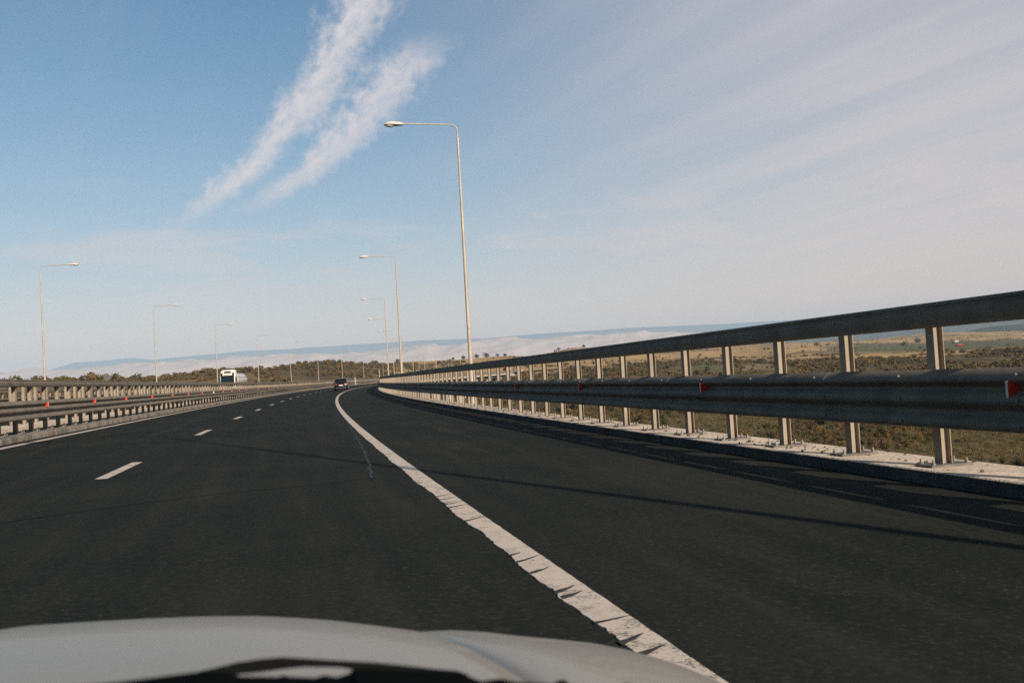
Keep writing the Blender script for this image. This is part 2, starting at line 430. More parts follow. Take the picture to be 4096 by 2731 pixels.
# ------------------------------------------------------------------ viaducts
def pier(mb, s, o, w, zt, zb):
    t = -float(theta(s)); c = pt(s, o, 0); rot = Matrix.Rotation(t, 3, 'Z')
    mb.box((c[0], c[1], (zt+zb)/2), (w, 1.5, zt-zb), rot=rot)
def viaduct(name, label, oi, oe, s0, s1, inner_kerb, outer_kerb, span0, side):
    "oi/oe: left and right deck edges; kerbs: (road side offset, edge offset)"
    root = empty(name, pt(20, (oi+oe)/2, -1.2)); tag(root, label, 'viaduct', 'twin viaducts carrying the motorway')
    parts = []
    # side walks on both sides, with a rounded kerb
    for (k, e), mat in ((inner_kerb, M['kerb_old']), (outer_kerb, M['concrete'])):
        sg = 1 if e > k else -1
        b = MB()
        prof = [(k, -.05), (k+sg*.006, .112), (k+sg*.02, .122), (k+sg*.05, .126), (e-sg*.02, .135), (e, .12), (e, -.45), (e-sg*.25, -.5), (e-sg*.25, -.06)]
        if sg < 0: prof = prof[::-1]
        sweep(b, prof, s0, s1, 4.0, .7, closed=True)
        nseg = len(b.f)-2
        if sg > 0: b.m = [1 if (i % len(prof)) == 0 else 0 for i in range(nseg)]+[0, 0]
        parts.append(b.build('kerb', [mat, M['kerb_shade']] if sg > 0 else mat, smooth=False))
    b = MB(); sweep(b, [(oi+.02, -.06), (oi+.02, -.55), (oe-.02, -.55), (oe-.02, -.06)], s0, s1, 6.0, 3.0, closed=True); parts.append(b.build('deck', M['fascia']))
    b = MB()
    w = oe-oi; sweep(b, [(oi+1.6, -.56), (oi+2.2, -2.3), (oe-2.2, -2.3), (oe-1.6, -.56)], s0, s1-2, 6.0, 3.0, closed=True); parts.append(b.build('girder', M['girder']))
    s = span0
    while s < s1-15:
        b = MB(); c = pt(s, (oi+oe)/2, 0)
        d = depth_under(s)
        for q in (oi+w*.27, oe-w*.27): pier(b, s, q, 3.0, c[2]-2.4, c[2]-d-2)
        rot = Matrix.Rotation(-float(theta(s)), 3, 'Z')
        b.box((c[0], c[1], c[2]-2.62), (w*.8, 1.7, .7), rot=rot)
        parts.append(b.build('pier', M['fascia'])); s += 40.0
    # abutment with its pitched cone
    b = MB(); c = pt(s1+1, (oi+oe)/2, 0); rot = Matrix.Rotation(-float(theta(s1)), 3, 'Z')
    b.box((c[0], c[1], c[2]-4.2), (w-.3, 2.2, 7.0), rot=rot); parts.append(b.build('abutment', M['fascia']))
    if side > 0:
        b = MB(); c = pt(s1+3, oe-.5, 0); n = 20; rings = []
        for rr, zz in ((.8, .05), (8.5, -5.2)):
            rings.append([(c[0]+rr*math.cos(2*math.pi*i/n)*(1+.03*math.sin(5*i)), c[1]+rr*math.sin(2*math.pi*i/n), c[2]+zz) for i in range(n)])
        b.loft(rings); parts.append(b.build('pitched_cone', M['riprap']))
    for p in parts:
        p.parent = root; p.matrix_parent_inverse = Matrix.Translation(-root.location)
    return root
def depth_under(s):
    return float(np.interp(s, [-40, 420, 560, 640, 700], [17, 16, 11, 1.6, .4]))
S1 = 640.0
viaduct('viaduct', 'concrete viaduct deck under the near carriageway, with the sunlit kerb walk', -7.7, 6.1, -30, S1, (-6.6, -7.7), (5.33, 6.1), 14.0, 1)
viaduct('viaduct', 'parallel concrete viaduct deck under the opposite carriageway beyond the median rails', -23.3, -8.9, -30, S1, (-21.5, -23.3), (-9.9, -8.9), 20.0, 0)

# ------------------------------------------------------------------ guardrails
def thrie(o, sg, zb, zt):
    "three-wave beam, its back plane at o, waves towards sg"
    h = zt-zb
    P_ = [(0, .035), (.025, .075), (.07, .083), (.12, .083), (.165, .07), (.235, .012), (.265, 0), (.32, 0), (.35, .012), (.42, .07), (.465, .083),
          (.525, .083), (.57, .07), (.64, .012), (.67, 0), (.70, 0), (.725, .012), (.775, .07), (.80, .083), (.835, .084), (.865, .078), (1, .004)]
    front = [(o+sg*d, zb+h*z) for z, d in P_]
    return front
def thick(front, sg, t=.006):
    return front+[(o-sg*t, z) for o, z in front[::-1]]
def post_mesh(h, sg, detail):
    "H post at the origin, flanges facing the road (sg = side of the road)"
    b = MB(); d, t = .046, .008
    b.box((sg*d, 0, h/2), (t, .11, h)); b.box((-sg*d, 0, h/2), (t, .11, h)); b.box((0, 0, h/2), (2*d-t, t, h))
    return b.mesh('post', M['post_steel'])
def plate_mesh(sg):
    b = MB(); b.box((0, 0, .012), (.42, .24, .024), rot=Matrix.Rotation(0, 3, 'Z'))
    return b.mesh('base_plate', M['plate'])
def bolts_meshes():
    out = []
    for x in (-.17, .17):
        for y in (-.085, .085):
            b = MB(); b.loft([[(x+r_*math.cos(R(60*i)), y+r_*math.sin(R(60*i)), z) for i in range(6)] for r_, z in ((.022, .02), (.022, .042), (.012, .0425), (.012, .07))])
            out.append(b.mesh('anchor_bolt', M['bolt']))
    return out
def reflector_mesh(sg, mat):
    "tapered marker standing out of the beam; point towards the road user"
    b = MB(); L, hb, ht = .11, .064, .024
    # a fin seated in the beam's groove, square to it: narrow at the beam, wide towards the road
    y = .006
    vs = [(sg*a, q, z) for q in (-y, y) for a, z in ((0, -ht), (0, ht), (L, hb), (L, -hb))]
    b.add(vs, [(0, 1, 2, 3), (7, 6, 5, 4), (0, 4, 5, 1), (1, 5, 6, 2), (2, 6, 7, 3), (3, 7, 4, 0)], 0)
    b.add([(sg*(L+.001), q, z) for q, z in ((-.012, -hb), (.012, -hb), (.012, hb), (-.012, hb))], [(0, 1, 2, 3)], 1)
    return b.mesh('reflector', [mat, M['white_reflector']])
def guardrail(label, op, sg, z0, top, toph, bt, bb, s0, s1, dp, sphase, near_range, refl, detail=True):
    """op: post offset; sg: side the road lies on (-1 left, +1 right); top: height of the upper rail, toph its depth; bt/bb the beam's top and foot"""
    root = empty('guardrail', pt(max(s0, 10), op, z0)); tag(root, label, 'guardrail', 'steel guardrails along the viaducts')
    inv = Matrix.Translation(-root.location)
    def adopt(o): o.parent = root; o.matrix_parent_inverse = inv; return o
    fo = op+sg*.052
    prof = [(0, toph), (.03, toph), (.036, toph*.88), (.024, toph*.82), (.024, toph*.74), (.064, toph*.60), (.066, toph*.12), (.045, 0), (.02, 0)]
    b = MB(); fr = [(fo+sg*d, top-toph+z) for d, z in prof]; cl = thick(fr, sg)
    sweep(b, cl if sg < 0 else cl[::-1], s0, s1, 3.0, dp, far=90, closed=True); adopt(b.build('top_rail', M['steel'], smooth=True, angle=50))
    b = MB(); cl = thick(thrie(op+sg*.31, sg, bb, bt), sg)
    sweep(b, cl if sg > 0 else cl[::-1], s0, s1, 3.0, dp, far=90, closed=True); adopt(b.build('beam', M['steel'], smooth=True, angle=60))
    # bolts along beam and top rail, one row per post, as a pattern on one mesh
    pm = post_mesh(top-.03-z0, sg, detail); plm = plate_mesh(sg); bm_ = bolts_meshes()
    sp = MB(); sp.box((sg*.18, 0, (bt+bb)/2-z0), (.25, .09, (bt-bb)*.5)); spm = sp.mesh('spacer', M['post_steel'])
    n = 0; far = MB(); hd = MB(); bx = [pm]
    s = sphase; kk = 0
    idx = [sphase+i*dp for i in range(int((s1-sphase)/dp))]
    shown = [q for q in idx if near_range[0] <= q][:100]
    rest = [q for q in idx if q not in shown]
    pv = np.array([v.co[:] for v in pm.vertices]); pf = [tuple(p.vertices) for p in pm.polygons]
    lv = np.array([v.co[:] for v in plm.vertices]); lf = [tuple(p.vertices) for p in plm.polygons]
    for q in shown:
        c = pt(q, op, z0); p = link(pm, 'post'); p.location = c; p.rotation_euler = (0, 0, -float(theta(q))+random.uniform(-.02, .02)); adopt(p)
        if detail:
            for me in ([plm, spm]+(bm_ if q < 34 else [])) if q < 75 else (spm,):
                k = link(me, me.name.split('.')[0], p)
        else: link(spm, 'spacer', p)
    for q in rest:
        c = pt(q, op, z0); a = -float(theta(q)); ca, sa = math.cos(a), math.sin(a)
        rm = np.array([[ca, -sa, 0], [sa, ca, 0], [0, 0, 1]])
        far.add(pv@rm.T+c, pf); 
        if detail: far.add(lv@rm.T+c, lf)
    if rest:
        o = adopt(far.build('posts', M['post_steel'])); o['kind'] = 'stuff'
    # bolt heads
    for q in idx:
        if q > 110: break
        for z, dx in ((bb+(bt-bb)*.5, .083), (bt-(bt-bb)*.105, .083), (bb+(bt-bb)*.105, .083)) if detail else ((bb+(bt-bb)*.5, .083),):
            c = pt(q, op+sg*(.31+dx), z); e = pt(q, op+sg*(.31+dx+.016), z)
            hd.tube([c, e], .012, 6)
        c = pt(q, fo+sg*.066, top-toph*.38); e = pt(q, fo+sg*.084, top-toph*.38); hd.tube([c, e], .013, 6)
    if hd.v: adopt(hd.build('bolt_heads', M['bolt']))['kind'] = 'stuff'
    # overlapping splices of the sheets
    for q in idx[::3]:
        if q > 60 or not detail: break
        if q < near_range[0]: continue
        fr = [(o+sg*.007, z) for o, z in thrie(op+sg*.31, sg, bb, bt)]; sl = MB()
        sweep(sl, (thick(fr, sg, .005) if sg > 0 else thick(fr, sg, .005)[::-1]), q-.17, q+.17, .34, .34, closed=True)
        adopt(sl.build('splice', M['steel'], smooth=True, angle=60))
    for q, z, mat in refl:
        o = link(reflector_mesh(sg, M[mat]), 'reflector'); o.location = pt(q, op+sg*.315, z); o.rotation_euler = (0, 0, -float(theta(q))); adopt(o)
    return root
DP = 1.425
def s_for_px(px, o, z, s0=8, s1=330):
    ss = np.linspace(s0, s1, 6000); d = pt(ss, o, z)-CAM; x = 2048+F*(d@RT)/(d@FW)
    return float(ss[np.argmin(np.abs(x-px))])
REFL_R = [(s_for_px(q, 5.30, .84, 3, 80), .84, 'red_reflector') for q in (4056, 2818, 2326, 2069, 1682)]
REFL_L = [(s_for_px(q, -6.74, .83), .835, 'white_reflector' if q == 854 else 'red_reflector') for q in (187, 377, 503, 607, 689, 753, 808, 854, 892, 927, 957, 984, 1033, 1075, 1094, 1111, 1128, 1143, 1160, 1173, 1187, 1200, 1214, 1226)]
guardrail('dark shaded steel guardrail on the right, seen against the valley', 5.66, -1, .128, 1.595, .225, 1.0, .50, -18, 655, DP, 7.50-8*DP, (-4, 0), REFL_R)
guardrail('sunlit steel guardrail along the left kerb with a row of red reflectors', -7.12, 1, .128, 1.51, .19, .965, .485, -5, 655, 1.36, 18.0, (17, 0), REFL_L)
guardrail('second steel guardrail just behind the left one, edging the opposite deck', -9.35, -1, .128, 1.51, .19, .965, .485, 0, 655, 1.36, 18.6, (18, 0), [], False)
guardrail('outermost steel guardrail on the far side of the opposite carriageway', -22.2, 1, .128, 1.51, .19, .965, .485, 20, 655, 1.36, 50.2, (50, 0), [], False)

# ------------------------------------------------------------------ lamp posts
def make_lamp():
    root = empty('lamp_post', (0, 0, 0)); H = 11.9466
    b = MB(); b.tube([(0, 0, -.35), (0, 0, 4), (0, 0, 8), (0, 0, H-1.1)], [.095, .079, .06, .043], 8); b.build('pole', M['pole'], root, smooth=True, angle=50)
    b = MB(); b.tube([(0, 0, H-1.25), (0, 0, H-.62)], .05, 8); b.build('collar', M['pole'], root, smooth=True, angle=50)
    b = MB(); pts = [(0, 0, H-.75), (0, 0, H-.33)]
    for i in range(1, 8):
        a = math.pi/2*i/7; pts.append((-.28+.28*math.cos(a), 0, H-.33+.28*math.sin(a)))
    pts.append((-2.4, 0, H+.02)); b.tube(pts, .03, 8); b.build('arm', M['pole'], root, smooth=True, angle=50)
    # luminaire: rounded white hood, dark rim, hanging lens
    L0, L1 = -2.28, -3.08
    rings = []
    for u, w, h in ((0, .05, .05), (.08, .09, .10), (.3, .13, .125), (.6, .17, .15), (.82, .155, .12), (.95, .09, .06), (1, .03, .02)):
        x = L0+(L1-L0)*u; rings.append([(x, w*math.cos(math.pi*i/8), H-.03+h*math.sin(math.pi*i/8)) for i in range(9)])
    hd = MB(); hd.loft(rings, close=False); hd = hd.build('lamp_head', M['lamp_shell'], root, smooth=True)
    b = MB(); n = 20; rg = []
    for z, k in ((H-.035, 1.0), (H-.06, .96)):
        rg.append([(L0+(L1-L0)*(.5-.5*math.cos(2*math.pi*i/n)), k*.168*math.sin(2*math.pi*i/n)*(.75+.25*(.5-.5*math.cos(2*math.pi*i/n))), z) for i in range(n)])
    b.loft(rg); b.build('rim', M['lamp_rim'], hd)
    b = MB(); b.sphere((L0+(L1-L0)*.70, 0, H-.055), (.20, .13, .085), 12, 8); b.build('lens', M['lens'], hd, smooth=True)
    return root
ORD = ['nearest', 'second', 'third', 'fourth', 'fifth', 'sixth', 'seventh', 'eighth', 'ninth', 'tenth', 'eleventh', 'twelfth', 'thirteenth', 'fourteenth', 'fifteenth']
lamp0 = make_lamp(); scan_kids(); used = [0]
def place_lamp(s, o, label, flip, group):
    c = pt(s, o, 0); a = -float(theta(s))+(math.pi if flip else 0)
    r_ = lamp0 if used[0] == 0 else copy_tree(lamp0)
    used[0] += 1
    r_.location = c; r_.rotation_euler = (0, 0, a+random.uniform(-.02, .02)); tag(r_, label, 'lamp post', group)
for i in range(15):
    lb = 'tall pale lamp post standing closest behind the dark right guardrail, arm over the road' if i == 0 else '%s pale lamp post, counted from the closest, in the row behind the right guardrail' % ORD[i]
    place_lamp(39.5523+i*42.7217, 6.7914, lb, False, 'lamp posts along the right side')
place_lamp(39.5523-42.7217, 6.7914, 'lamp post beside the car whose long shadow crosses the road', False, 'lamp posts along the right side')
for i in range(14):
    lb = 'leftmost pale lamp post, rising behind the left guardrails, arm pointing right' if i == 0 else '%s pale lamp post from the left end of the row beyond the opposite carriageway' % ORD[i]
    place_lamp(84.9956+i*42.5444, -22.7976, lb, True, 'lamp posts along the left side')
# brackets that carry the right-hand poles off the deck edge
# ------------------------------------------------------------------ terrain
# height of the open ground by photo column and distance, in metres
_PX = np.array([-1600, -500, 300, 900, 1300, 1700, 2000, 2300, 2700, 3200, 3700, 4300, 6200.])
_D = np.array([15, 60, 120, 200, 300, 450, 650, 900, 1300, 1800, 2600, 3600, 5200, 9000.])
_Z = np.array([
 [-14, -14, -11, -6, 1, 7, 8, 4, -5, -20, -50, -60, -60, -60],
 [-14, -14, -11, -6, 1, 8, 9, 5, -5, -20, -50, -60, -60, -60],
 [-14, -14, -11, -5, 1.5, 8.8, 9, 5, 0, -20, -55, -60, -60, -60],
 [-15, -15, -14, -12, -6, 1, 14.5, 13, 5, -20, -55, -60, -60, -60],
 [-16, -16, -16, -15, -13, -8, 5, 21, 20, 0, -50, -60, -60, -60],
 [-16, -16, -16, -16, -14, -12, -6, 8, 25.5, 14, -40, -60, -60, -60],
 [-16, -16, -16, -16, -15, -13, -4, 5, 26, 20, -30, -60, -60, -60],
 [-16, -16, -16, -15.5, -13, -7, 0.5, 4, 17, 42, 15, -50, -60, -60],
 [-16, -16, -16, -15, -13, -7, -2, 2, 10, 23, 46, 15, -40, -60],
 [-16, -16, -16, -15, -12, -8, -5, -2, 4, 15, 40, 30, -20, -60],
 [-16, -16, -16, -15.5, -14, -10, -6.5, -4.5, -2, 4, 23, 54, 20, -60],
 [-16, -16, -16, -15.5, -14, -10, -7, -5, -3, 2, 12, 36, 20, -60],
 [-16, -16, -16, -15.5, -14, -10, -7, -5, -3, 2, 12, 36, 20, -60]])
def nat(px, d):
    ix = np.clip(np.interp(px, _PX, np.arange(len(_PX))), 0, len(_PX)-1.001); iy = np.clip(np.interp(np.log(d), np.log(_D), np.arange(len(_D))), 0, len(_D)-1.001)
    a = ix.astype(int); b_ = iy.astype(int); u = ix-a; v = iy-b_
    u = u*u*(3-2*u); v = v*.6+.4*(v*v*(3-2*v))
    return (_Z[a, b_]*(1-u)+_Z[a+1, b_]*u)*(1-v)+(_Z[a, b_+1]*(1-u)+_Z[a+1, b_+1]*u)*v
_perm = rng.integers(0, 2**31, 4096)
def vnoise(x, y, seed=0):
    xi = np.floor(x).astype(np.int64); yi = np.floor(y).astype(np.int64); fx = x-xi; fy = y-yi
    fx = fx*fx*(3-2*fx); fy = fy*fy*(3-2*fy)
    def h(i, j): return (_perm[(i*73856093 ^ j*19349663 ^ (seed*83492791)) & 4095] % 65536)/65536.0
    return (h(xi, yi)*(1-fx)+h(xi+1, yi)*fx)*(1-fy)+(h(xi, yi+1)*(1-fx)+h(xi+1, yi+1)*fx)*fy
def fbm(x, y, o=4, seed=0):
    r_ = 0; a = 1; n = 0
    for i in range(o): r_ = r_+a*vnoise(x*2**i, y*2**i, seed+i); n += a; a *= .5
    return r_/n
def az_px(x, y):
    a = np.arctan2(x, y)-YAW; a = np.clip(a, -1.25, 1.25)
    return 2048+F*np.tan(a)/1.0
def ground(x, y):
    x = np.asarray(x, float); y = np.asarray(y, float)
    d = np.maximum(np.hypot(x, y), 8); px = np.clip(az_px(x, y), -1600, 6200)
    z = nat(px, d)+(fbm(x/38, y/38, 4, 3)-.5)*np.minimum(5, d*.008)+(fbm(x/260, y/260, 3, 9)-.5)*np.minimum(14, d*.006)
    s, o = so(x, y)
    dep = np.interp(s, [-60, 420, 560, 640, 700], [17, 16, 11, 1.6, .4])
    oc = o+8; far = np.clip((np.abs(oc)-17)/np.interp(s, [0, 560, 660], [45, 45, 12]), 0, 1); far = far*far*(3-2*far)
    rz = zprof(s)-BANK*np.clip(o, -23, 7)-dep
    on = (s > -58)&(s < 1230)
    z = np.where(on, np.where(far < 1, rz*(1-far)+z*far, z), z)
    lim = zprof(s)-BANK*np.clip(o, -23, 7)-.35
    return np.where(on&(np.abs(oc) < 17.5), np.minimum(z, lim), z)

def zone(x, y):
    "0 scrub, 1 dry golden grass, 2 green field, 3 pale stubble (weights)"
    d = np.hypot(x, y); px = az_px(x, y)
    n1 = fbm(x/60, y/60, 4, 21); n2 = fbm(x/180, y/90, 3, 31); wob = (n1-.5)
    def sm(v, a, b): t_ = np.clip((v-a)/(b-a), 0, 1); return t_*t_*(3-2*t_)
    dw = d*(1+.35*wob)
    g = np.zeros_like(d); gr = np.zeros_like(d); st = np.zeros_like(d)
    # long golden slope behind the bridge
    g = np.maximum(g, sm(px, 1420, 1700)*(1-sm(px, 2350, 2600))*sm(dw, 620, 780))
    g = np.maximum(g, sm(px, 2250, 2500)*(1-sm(px, 2900, 3300))*sm(dw, 880, 1100))
    # right-hand plain: gold band, green field, gold rise
    rgt = sm(px, 2900, 3200)
    g = np.maximum(g, rgt*sm(dw, 760, 860)*(1-sm(dw, 1080, 1250)))
    gr = np.maximum(gr, rgt*sm(dw, 1150, 1300)*(1-sm(dw, 2050, 2300))*sm(px, 3250, 3450))
    g = np.maximum(g, rgt*(1-sm(px, 3250, 3450))*sm(dw, 1150, 1300))
    g = np.maximum(g, rgt*sm(dw, 2150, 2400))
    # green and tan plots among the scrub
    def plot(p0, p1, d0, d1): return sm(px, p0, p0+50)*(1-sm(px, p1-50, p1))*sm(dw, d0, d0*1.06)*(1-sm(dw, d1*.95, d1))
    gr = np.maximum(gr, plot(2620, 2960, 520, 760)); st = np.maximum(st, plot(2930, 3170, 500, 720))
    st = np.maximum(st, plot(960, 1130, 330, 520)*sm(n1, .5, .6)); st = np.maximum(st, plot(700, 880, 520, 640)*.7)
    g = g*(1-.75*sm(n2, .56, .70)); st = np.maximum(st, .55*sm(n1, .62, .72)*(d > 60)*(d < 700))
    return g, gr, st
def terrain():
    az = np.concatenate([np.linspace(-1.15, -.34, 40)[:-1], np.linspace(-.34, .80, 560), np.linspace(.80, 1.75, 50)[1:]])
    dd = np.concatenate([np.geomspace(9, 120, 26)[:-1], np.geomspace(120, 1000, 150)[:-1], np.geomspace(1000, 9000, 70)])
    A, D_ = np.meshgrid(az+YAW*0, dd)
    X = np.sin(A+.0)*D_; Y = np.cos(A)*D_
    Z = ground(X, Y); n = len(az)
    b = MB(); vs = np.stack([X, Y, Z], -1).reshape(-1, 3)
    me = bpy.data.meshes.new('ground')
    i = np.arange(len(dd)-1)[:, None]*n+np.arange(n-1)[None]
    q = np.stack([i, i+1, i+n+1, i+n], -1).reshape(-1, 4)
    me.from_pydata(vs.tolist(), [], q.tolist())
    g, gr, st = zone(X, Y)
    a = me.color_attributes.new('zone', 'FLOAT_COLOR', 'POINT')
    cc = np.stack([g, gr, st, np.ones_like(g)], -1).reshape(-1, 4).astype(np.float32); a.data.foreach_set('color', cc.ravel())
    me.polygons.foreach_set('use_smooth', [True]*len(me.polygons))
    m = material('open_ground', (.06, .06, .03), .95, 0, .1); t = m.node_tree; p = position(t)
    at_ = t.nodes.new('ShaderNodeAttribute'); at_.attribute_name = 'zone'
    r_, g_, b_ = sepxyz(t, N(t, at_.outputs['Color']))
    n1 = noise(t, p, .09, 6, .65); n2 = noise(t, p, .6, 5, .65); n3 = noise(t, p, .018, 4)
    scrub = mix(t, n1.step(.35, .65), (.058, .054, .026), (.112, .086, .044))
    scrub = mix(t, n2.step(.46, .68)*.7, scrub, (.215, .150, .074)); scrub = mix(t, (1-n2).step(.55, .7)*.55, scrub, (.028, .032, .016))
    gold = mix(t, n1.step(.3, .7), (.40, .265, .12), (.50, .34, .155)); gold = mix(t, n2.step(.52, .75)*.55, gold, (.17, .125, .058)); gold = mix(t, n3.step(.5, .62)*.4, gold, (.26, .18, .085))
    green = mix(t, n1.step(.3, .7), (.10, .105, .048), (.125, .12, .058)); stub = mix(t, n1.step(.3, .7), (.25, .18, .09), (.20, .15, .08))
    c = mix(t, r_, scrub, gold); c = mix(t, g_, c, green); c = mix(t, b_, c, stub)
    sock(m, 'Base Color', c); bump(m, n2, .6, 1.2)
    me.materials.append(m); me.validate(); o = link(me, 'ground'); o['kind'] = 'structure'
    tag(o, 'valley floor, fields and hillsides around the motorway', 'ground'); return o
terrain()

# far ground to the horizon
b = MB(); n = 96; vs = []
for rr, z in ((8800, -61), (15000, -70), (40000, -200)):
    vs += [(rr*math.sin(2*math.pi*i/n), rr*math.cos(2*math.pi*i/n), z) for i in range(n)]
b.add(vs, [(k*n+i, k*n+(i+1) % n, (k+1)*n+(i+1) % n, (k+1)*n+i) for k in range(2) for i in range(n)])
M['far_ground'] = mottled('far_plain', (.14, .115, .06), (.07, .07, .035), .0025, .95, 0, .1)
tag(structure(b.build('far_plain', M['far_ground'])), 'plain running out to the horizon', 'ground')

def ridge(name, label, pts_, depth, back, base, mat, seed, rough=.06, n=260, cat='hills', thick_=1.0):
    "hill chain with its crest along photo points (column, row) at a given distance, with real slopes before and behind"
    px = np.linspace(pts_[0][0], pts_[-1][0], n); py = np.interp(px, [q[0] for q in pts_], [q[1] for q in pts_])
    rows = []
    K = 14
    for k in range(-K, K+1):
        u = k/K; row = []
        for i in range(n):
            dirv = ray(px[i], py[i]); D_ = depth*(1+back*u)
            x, y = (dirv*D_)[:2]; zc = CAM[2]+dirv[2]*depth
            f = (1-abs(u))**1.25
            z = base+(zc-base)*f+(fbm(np.array([x/depth*22]), np.array([y/depth*22]), 5, seed)[0]-.5)*(zc-base)*(rough*6*f*(1-f)+rough*.8*f)
            row.append((x, y, z))
        rows.append(row)
    b = MB(); b.loft(rows, close=False); o = b.build(name, mat, smooth=True); o['kind'] = 'structure'; return tag(o, label, cat)
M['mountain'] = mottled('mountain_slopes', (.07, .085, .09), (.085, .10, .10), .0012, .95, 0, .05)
M['forest_hill'] = mottled('forest_hill', (.026, .036, .020), (.050, .058, .030), .028, .95, 0, .05, 6, .4, .6)
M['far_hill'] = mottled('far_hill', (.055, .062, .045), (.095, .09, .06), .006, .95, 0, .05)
ridge('mountains', 'long blue mountain chain far behind the fog bank', [(-900, 1500), (-300, 1495), (60, 1488), (200, 1478), (300, 1449), (400, 1444), (531, 1431), (600, 1440), (760, 1425), (999, 1402), (1125, 1397), (1300, 1386), (1508, 1373), (1600, 1368), (1700, 1361), (1953, 1351), (2080, 1340), (2314, 1326), (2500, 1312), (2800, 1300), (3200, 1278), (4300, 1200), (5000, 1180)], 24000, .12, -60, M['mountain'], 5, .035, cat='mountains')
ridge('hills', 'faint blue hill ridge behind the golden slope', [(1860, 1440), (1980, 1410), (2060, 1398), (2130, 1392), (2200, 1384), (2314, 1371), (2420, 1366), (2560, 1352), (2700, 1343), (2850, 1338), (3000, 1345), (3200, 1380)], 15000, .12, -60, M['far_hill'], 8, .05)
ridge('hills', 'deep blue hill ridge behind the fields on the right', [(2750, 1385), (2900, 1352), (3100, 1345), (3300, 1338), (3450, 1336), (3600, 1322), (3800, 1300), (4000, 1284), (4300, 1255), (4900, 1230)], 7600, .16, -60, M['far_hill'], 18, .05)
ridge('hills', 'dark green wooded hill rising behind the fields on the right', [(3680, 1362), (3800, 1342), (3860, 1326), (3940, 1309), (4030, 1300), (4100, 1294), (4300, 1285), (4700, 1300), (5200, 1330)], 4700, .10, 0, M['forest_hill'], 12, .05)

# fog bank: a lumpy sheet of low cloud filling the basin before the mountains
def fog():
    m = material('fog_cloud', (.57, .485, .465), 1.0, 0, 0.0)
    px = np.linspace(-1400, 3000, 420); crest = np.interp(px, [-1400, -300, 0, 60, 130, 175, 215, 260, 420, 620, 800, 1000, 1070, 1200, 1338, 1480, 1640, 1703, 1760, 1835, 1900, 1969, 2050, 2110, 2200, 2330, 2480, 2630, 2760, 3000],
                                       [1535, 1520, 1500, 1489, 1476, 1474, 1482, 1478, 1469, 1455, 1442, 1431, 1423, 1423, 1417, 1406, 1391, 1379, 1382, 1375, 1366, 1361, 1354, 1358, 1352, 1345, 1338, 1328, 1336, 1330])
    rows = []; K = 46
    for k in range(K):
        u = k/(K-1); D_ = 9800+u*3800
        f = math.sin(min(1, u/.55)*math.pi/2)**.8 if u < .55 else math.cos((u-.55)/.45*math.pi/2)**.6
        row = []
        for i in range(len(px)):
            dv = ray(px[i], crest[i]); zc = CAM[2]+dv[2]*(9800+.55*3800)
            x, y = (dv*D_)[:2]
            nz = fbm(np.array([x/300.]), np.array([y/300.]), 5, 40)[0]-.5
            row.append((x, y, -75+(zc+75)*f+nz*120*f))
        rows.append(row)
    b = MB(); b.loft(rows, close=False); o = b.build('fog_bank', m, smooth=True); o['kind'] = 'stuff'
    return tag(o, 'pale pink bank of low fog lying before the mountains', 'fog')
fog()
# ------------------------------------------------------------------ vegetation
def leaves_mesh(name, mats, n, rad, blobs, size, seed, squash=.8, flat=.0):
    "leaf clumps spread through the volume of several overlapping blobs"
    q = np.random.default_rng(seed); b = MB(); cs = []
    for i in range(blobs):
        a = q.uniform(0, 2*math.pi); r_ = rad*q.uniform(0, .75); cs.append((r_*math.cos(a), r_*math.sin(a), rad*squash*q.uniform(.35, 1.15), rad*q.uniform(.30, .62)))
    for i in range(n):
        c = cs[q.integers(len(cs))]; v = q.normal(0, 1, 3); v /= np.linalg.norm(v)
        k = c[3]*q.uniform(.55, 1.08)
        p = np.array(c[:3])+v*k*np.array([1, 1, .85])
        if p[2] < .02: p[2] = abs(p[2])*.5
        nrm = v+q.normal(0, .55, 3); nrm /= np.linalg.norm(nrm)
        t1 = np.cross(nrm, q.normal(0, 1, 3)); t1 /= np.linalg.norm(t1); t2 = np.cross(nrm, t1)
        s = size*q.uniform(.55, 1.3); w = s*q.uniform(.5, .95)
        b.add([p-t1*s-t2*w*.3, p+t2*w-t1*s*.1, p+t1*s+t2*w*.2, p-t2*w+t1*s*.1], [(0, 1, 2, 3)], 0)
    return b
PROTO = {}
def proto_collection(name, mat, specs):
    c = bpy.data.collections.new(name)
    for i, (n, rad, bl, size, sq) in enumerate(specs):
        me = leaves_mesh('bush', mat, n, rad, bl, size, 100+i, sq).mesh('bush_leaves', mat)
        c.objects.link(bpy.data.objects.new('bush_leaves', me))
    return c
P_near = proto_collection('scrub_kinds', M['leaf_scrub'], [(1500, 1.0, 7, .060, .75), (1500, 1.0, 10, .055, .6), (1300, .9, 5, .06, 1.1), (1400, 1.1, 9, .065, .5), (1200, .85, 4, .06, 1.3)])
P_far = proto_collection('scrub_kinds_far', M['leaf_scrub'], [(170, 1.0, 6, .17, .75), (170, 1.0, 9, .16, .6), (150, .9, 5, .17, 1.1), (160, 1.1, 8, .18, .5)])
M['grass'] = leaf_material('dry_grass', [(.16, .12, .055), (.11, .095, .042), (.20, .145, .065), (.075, .075, .032), (.13, .085, .045)])
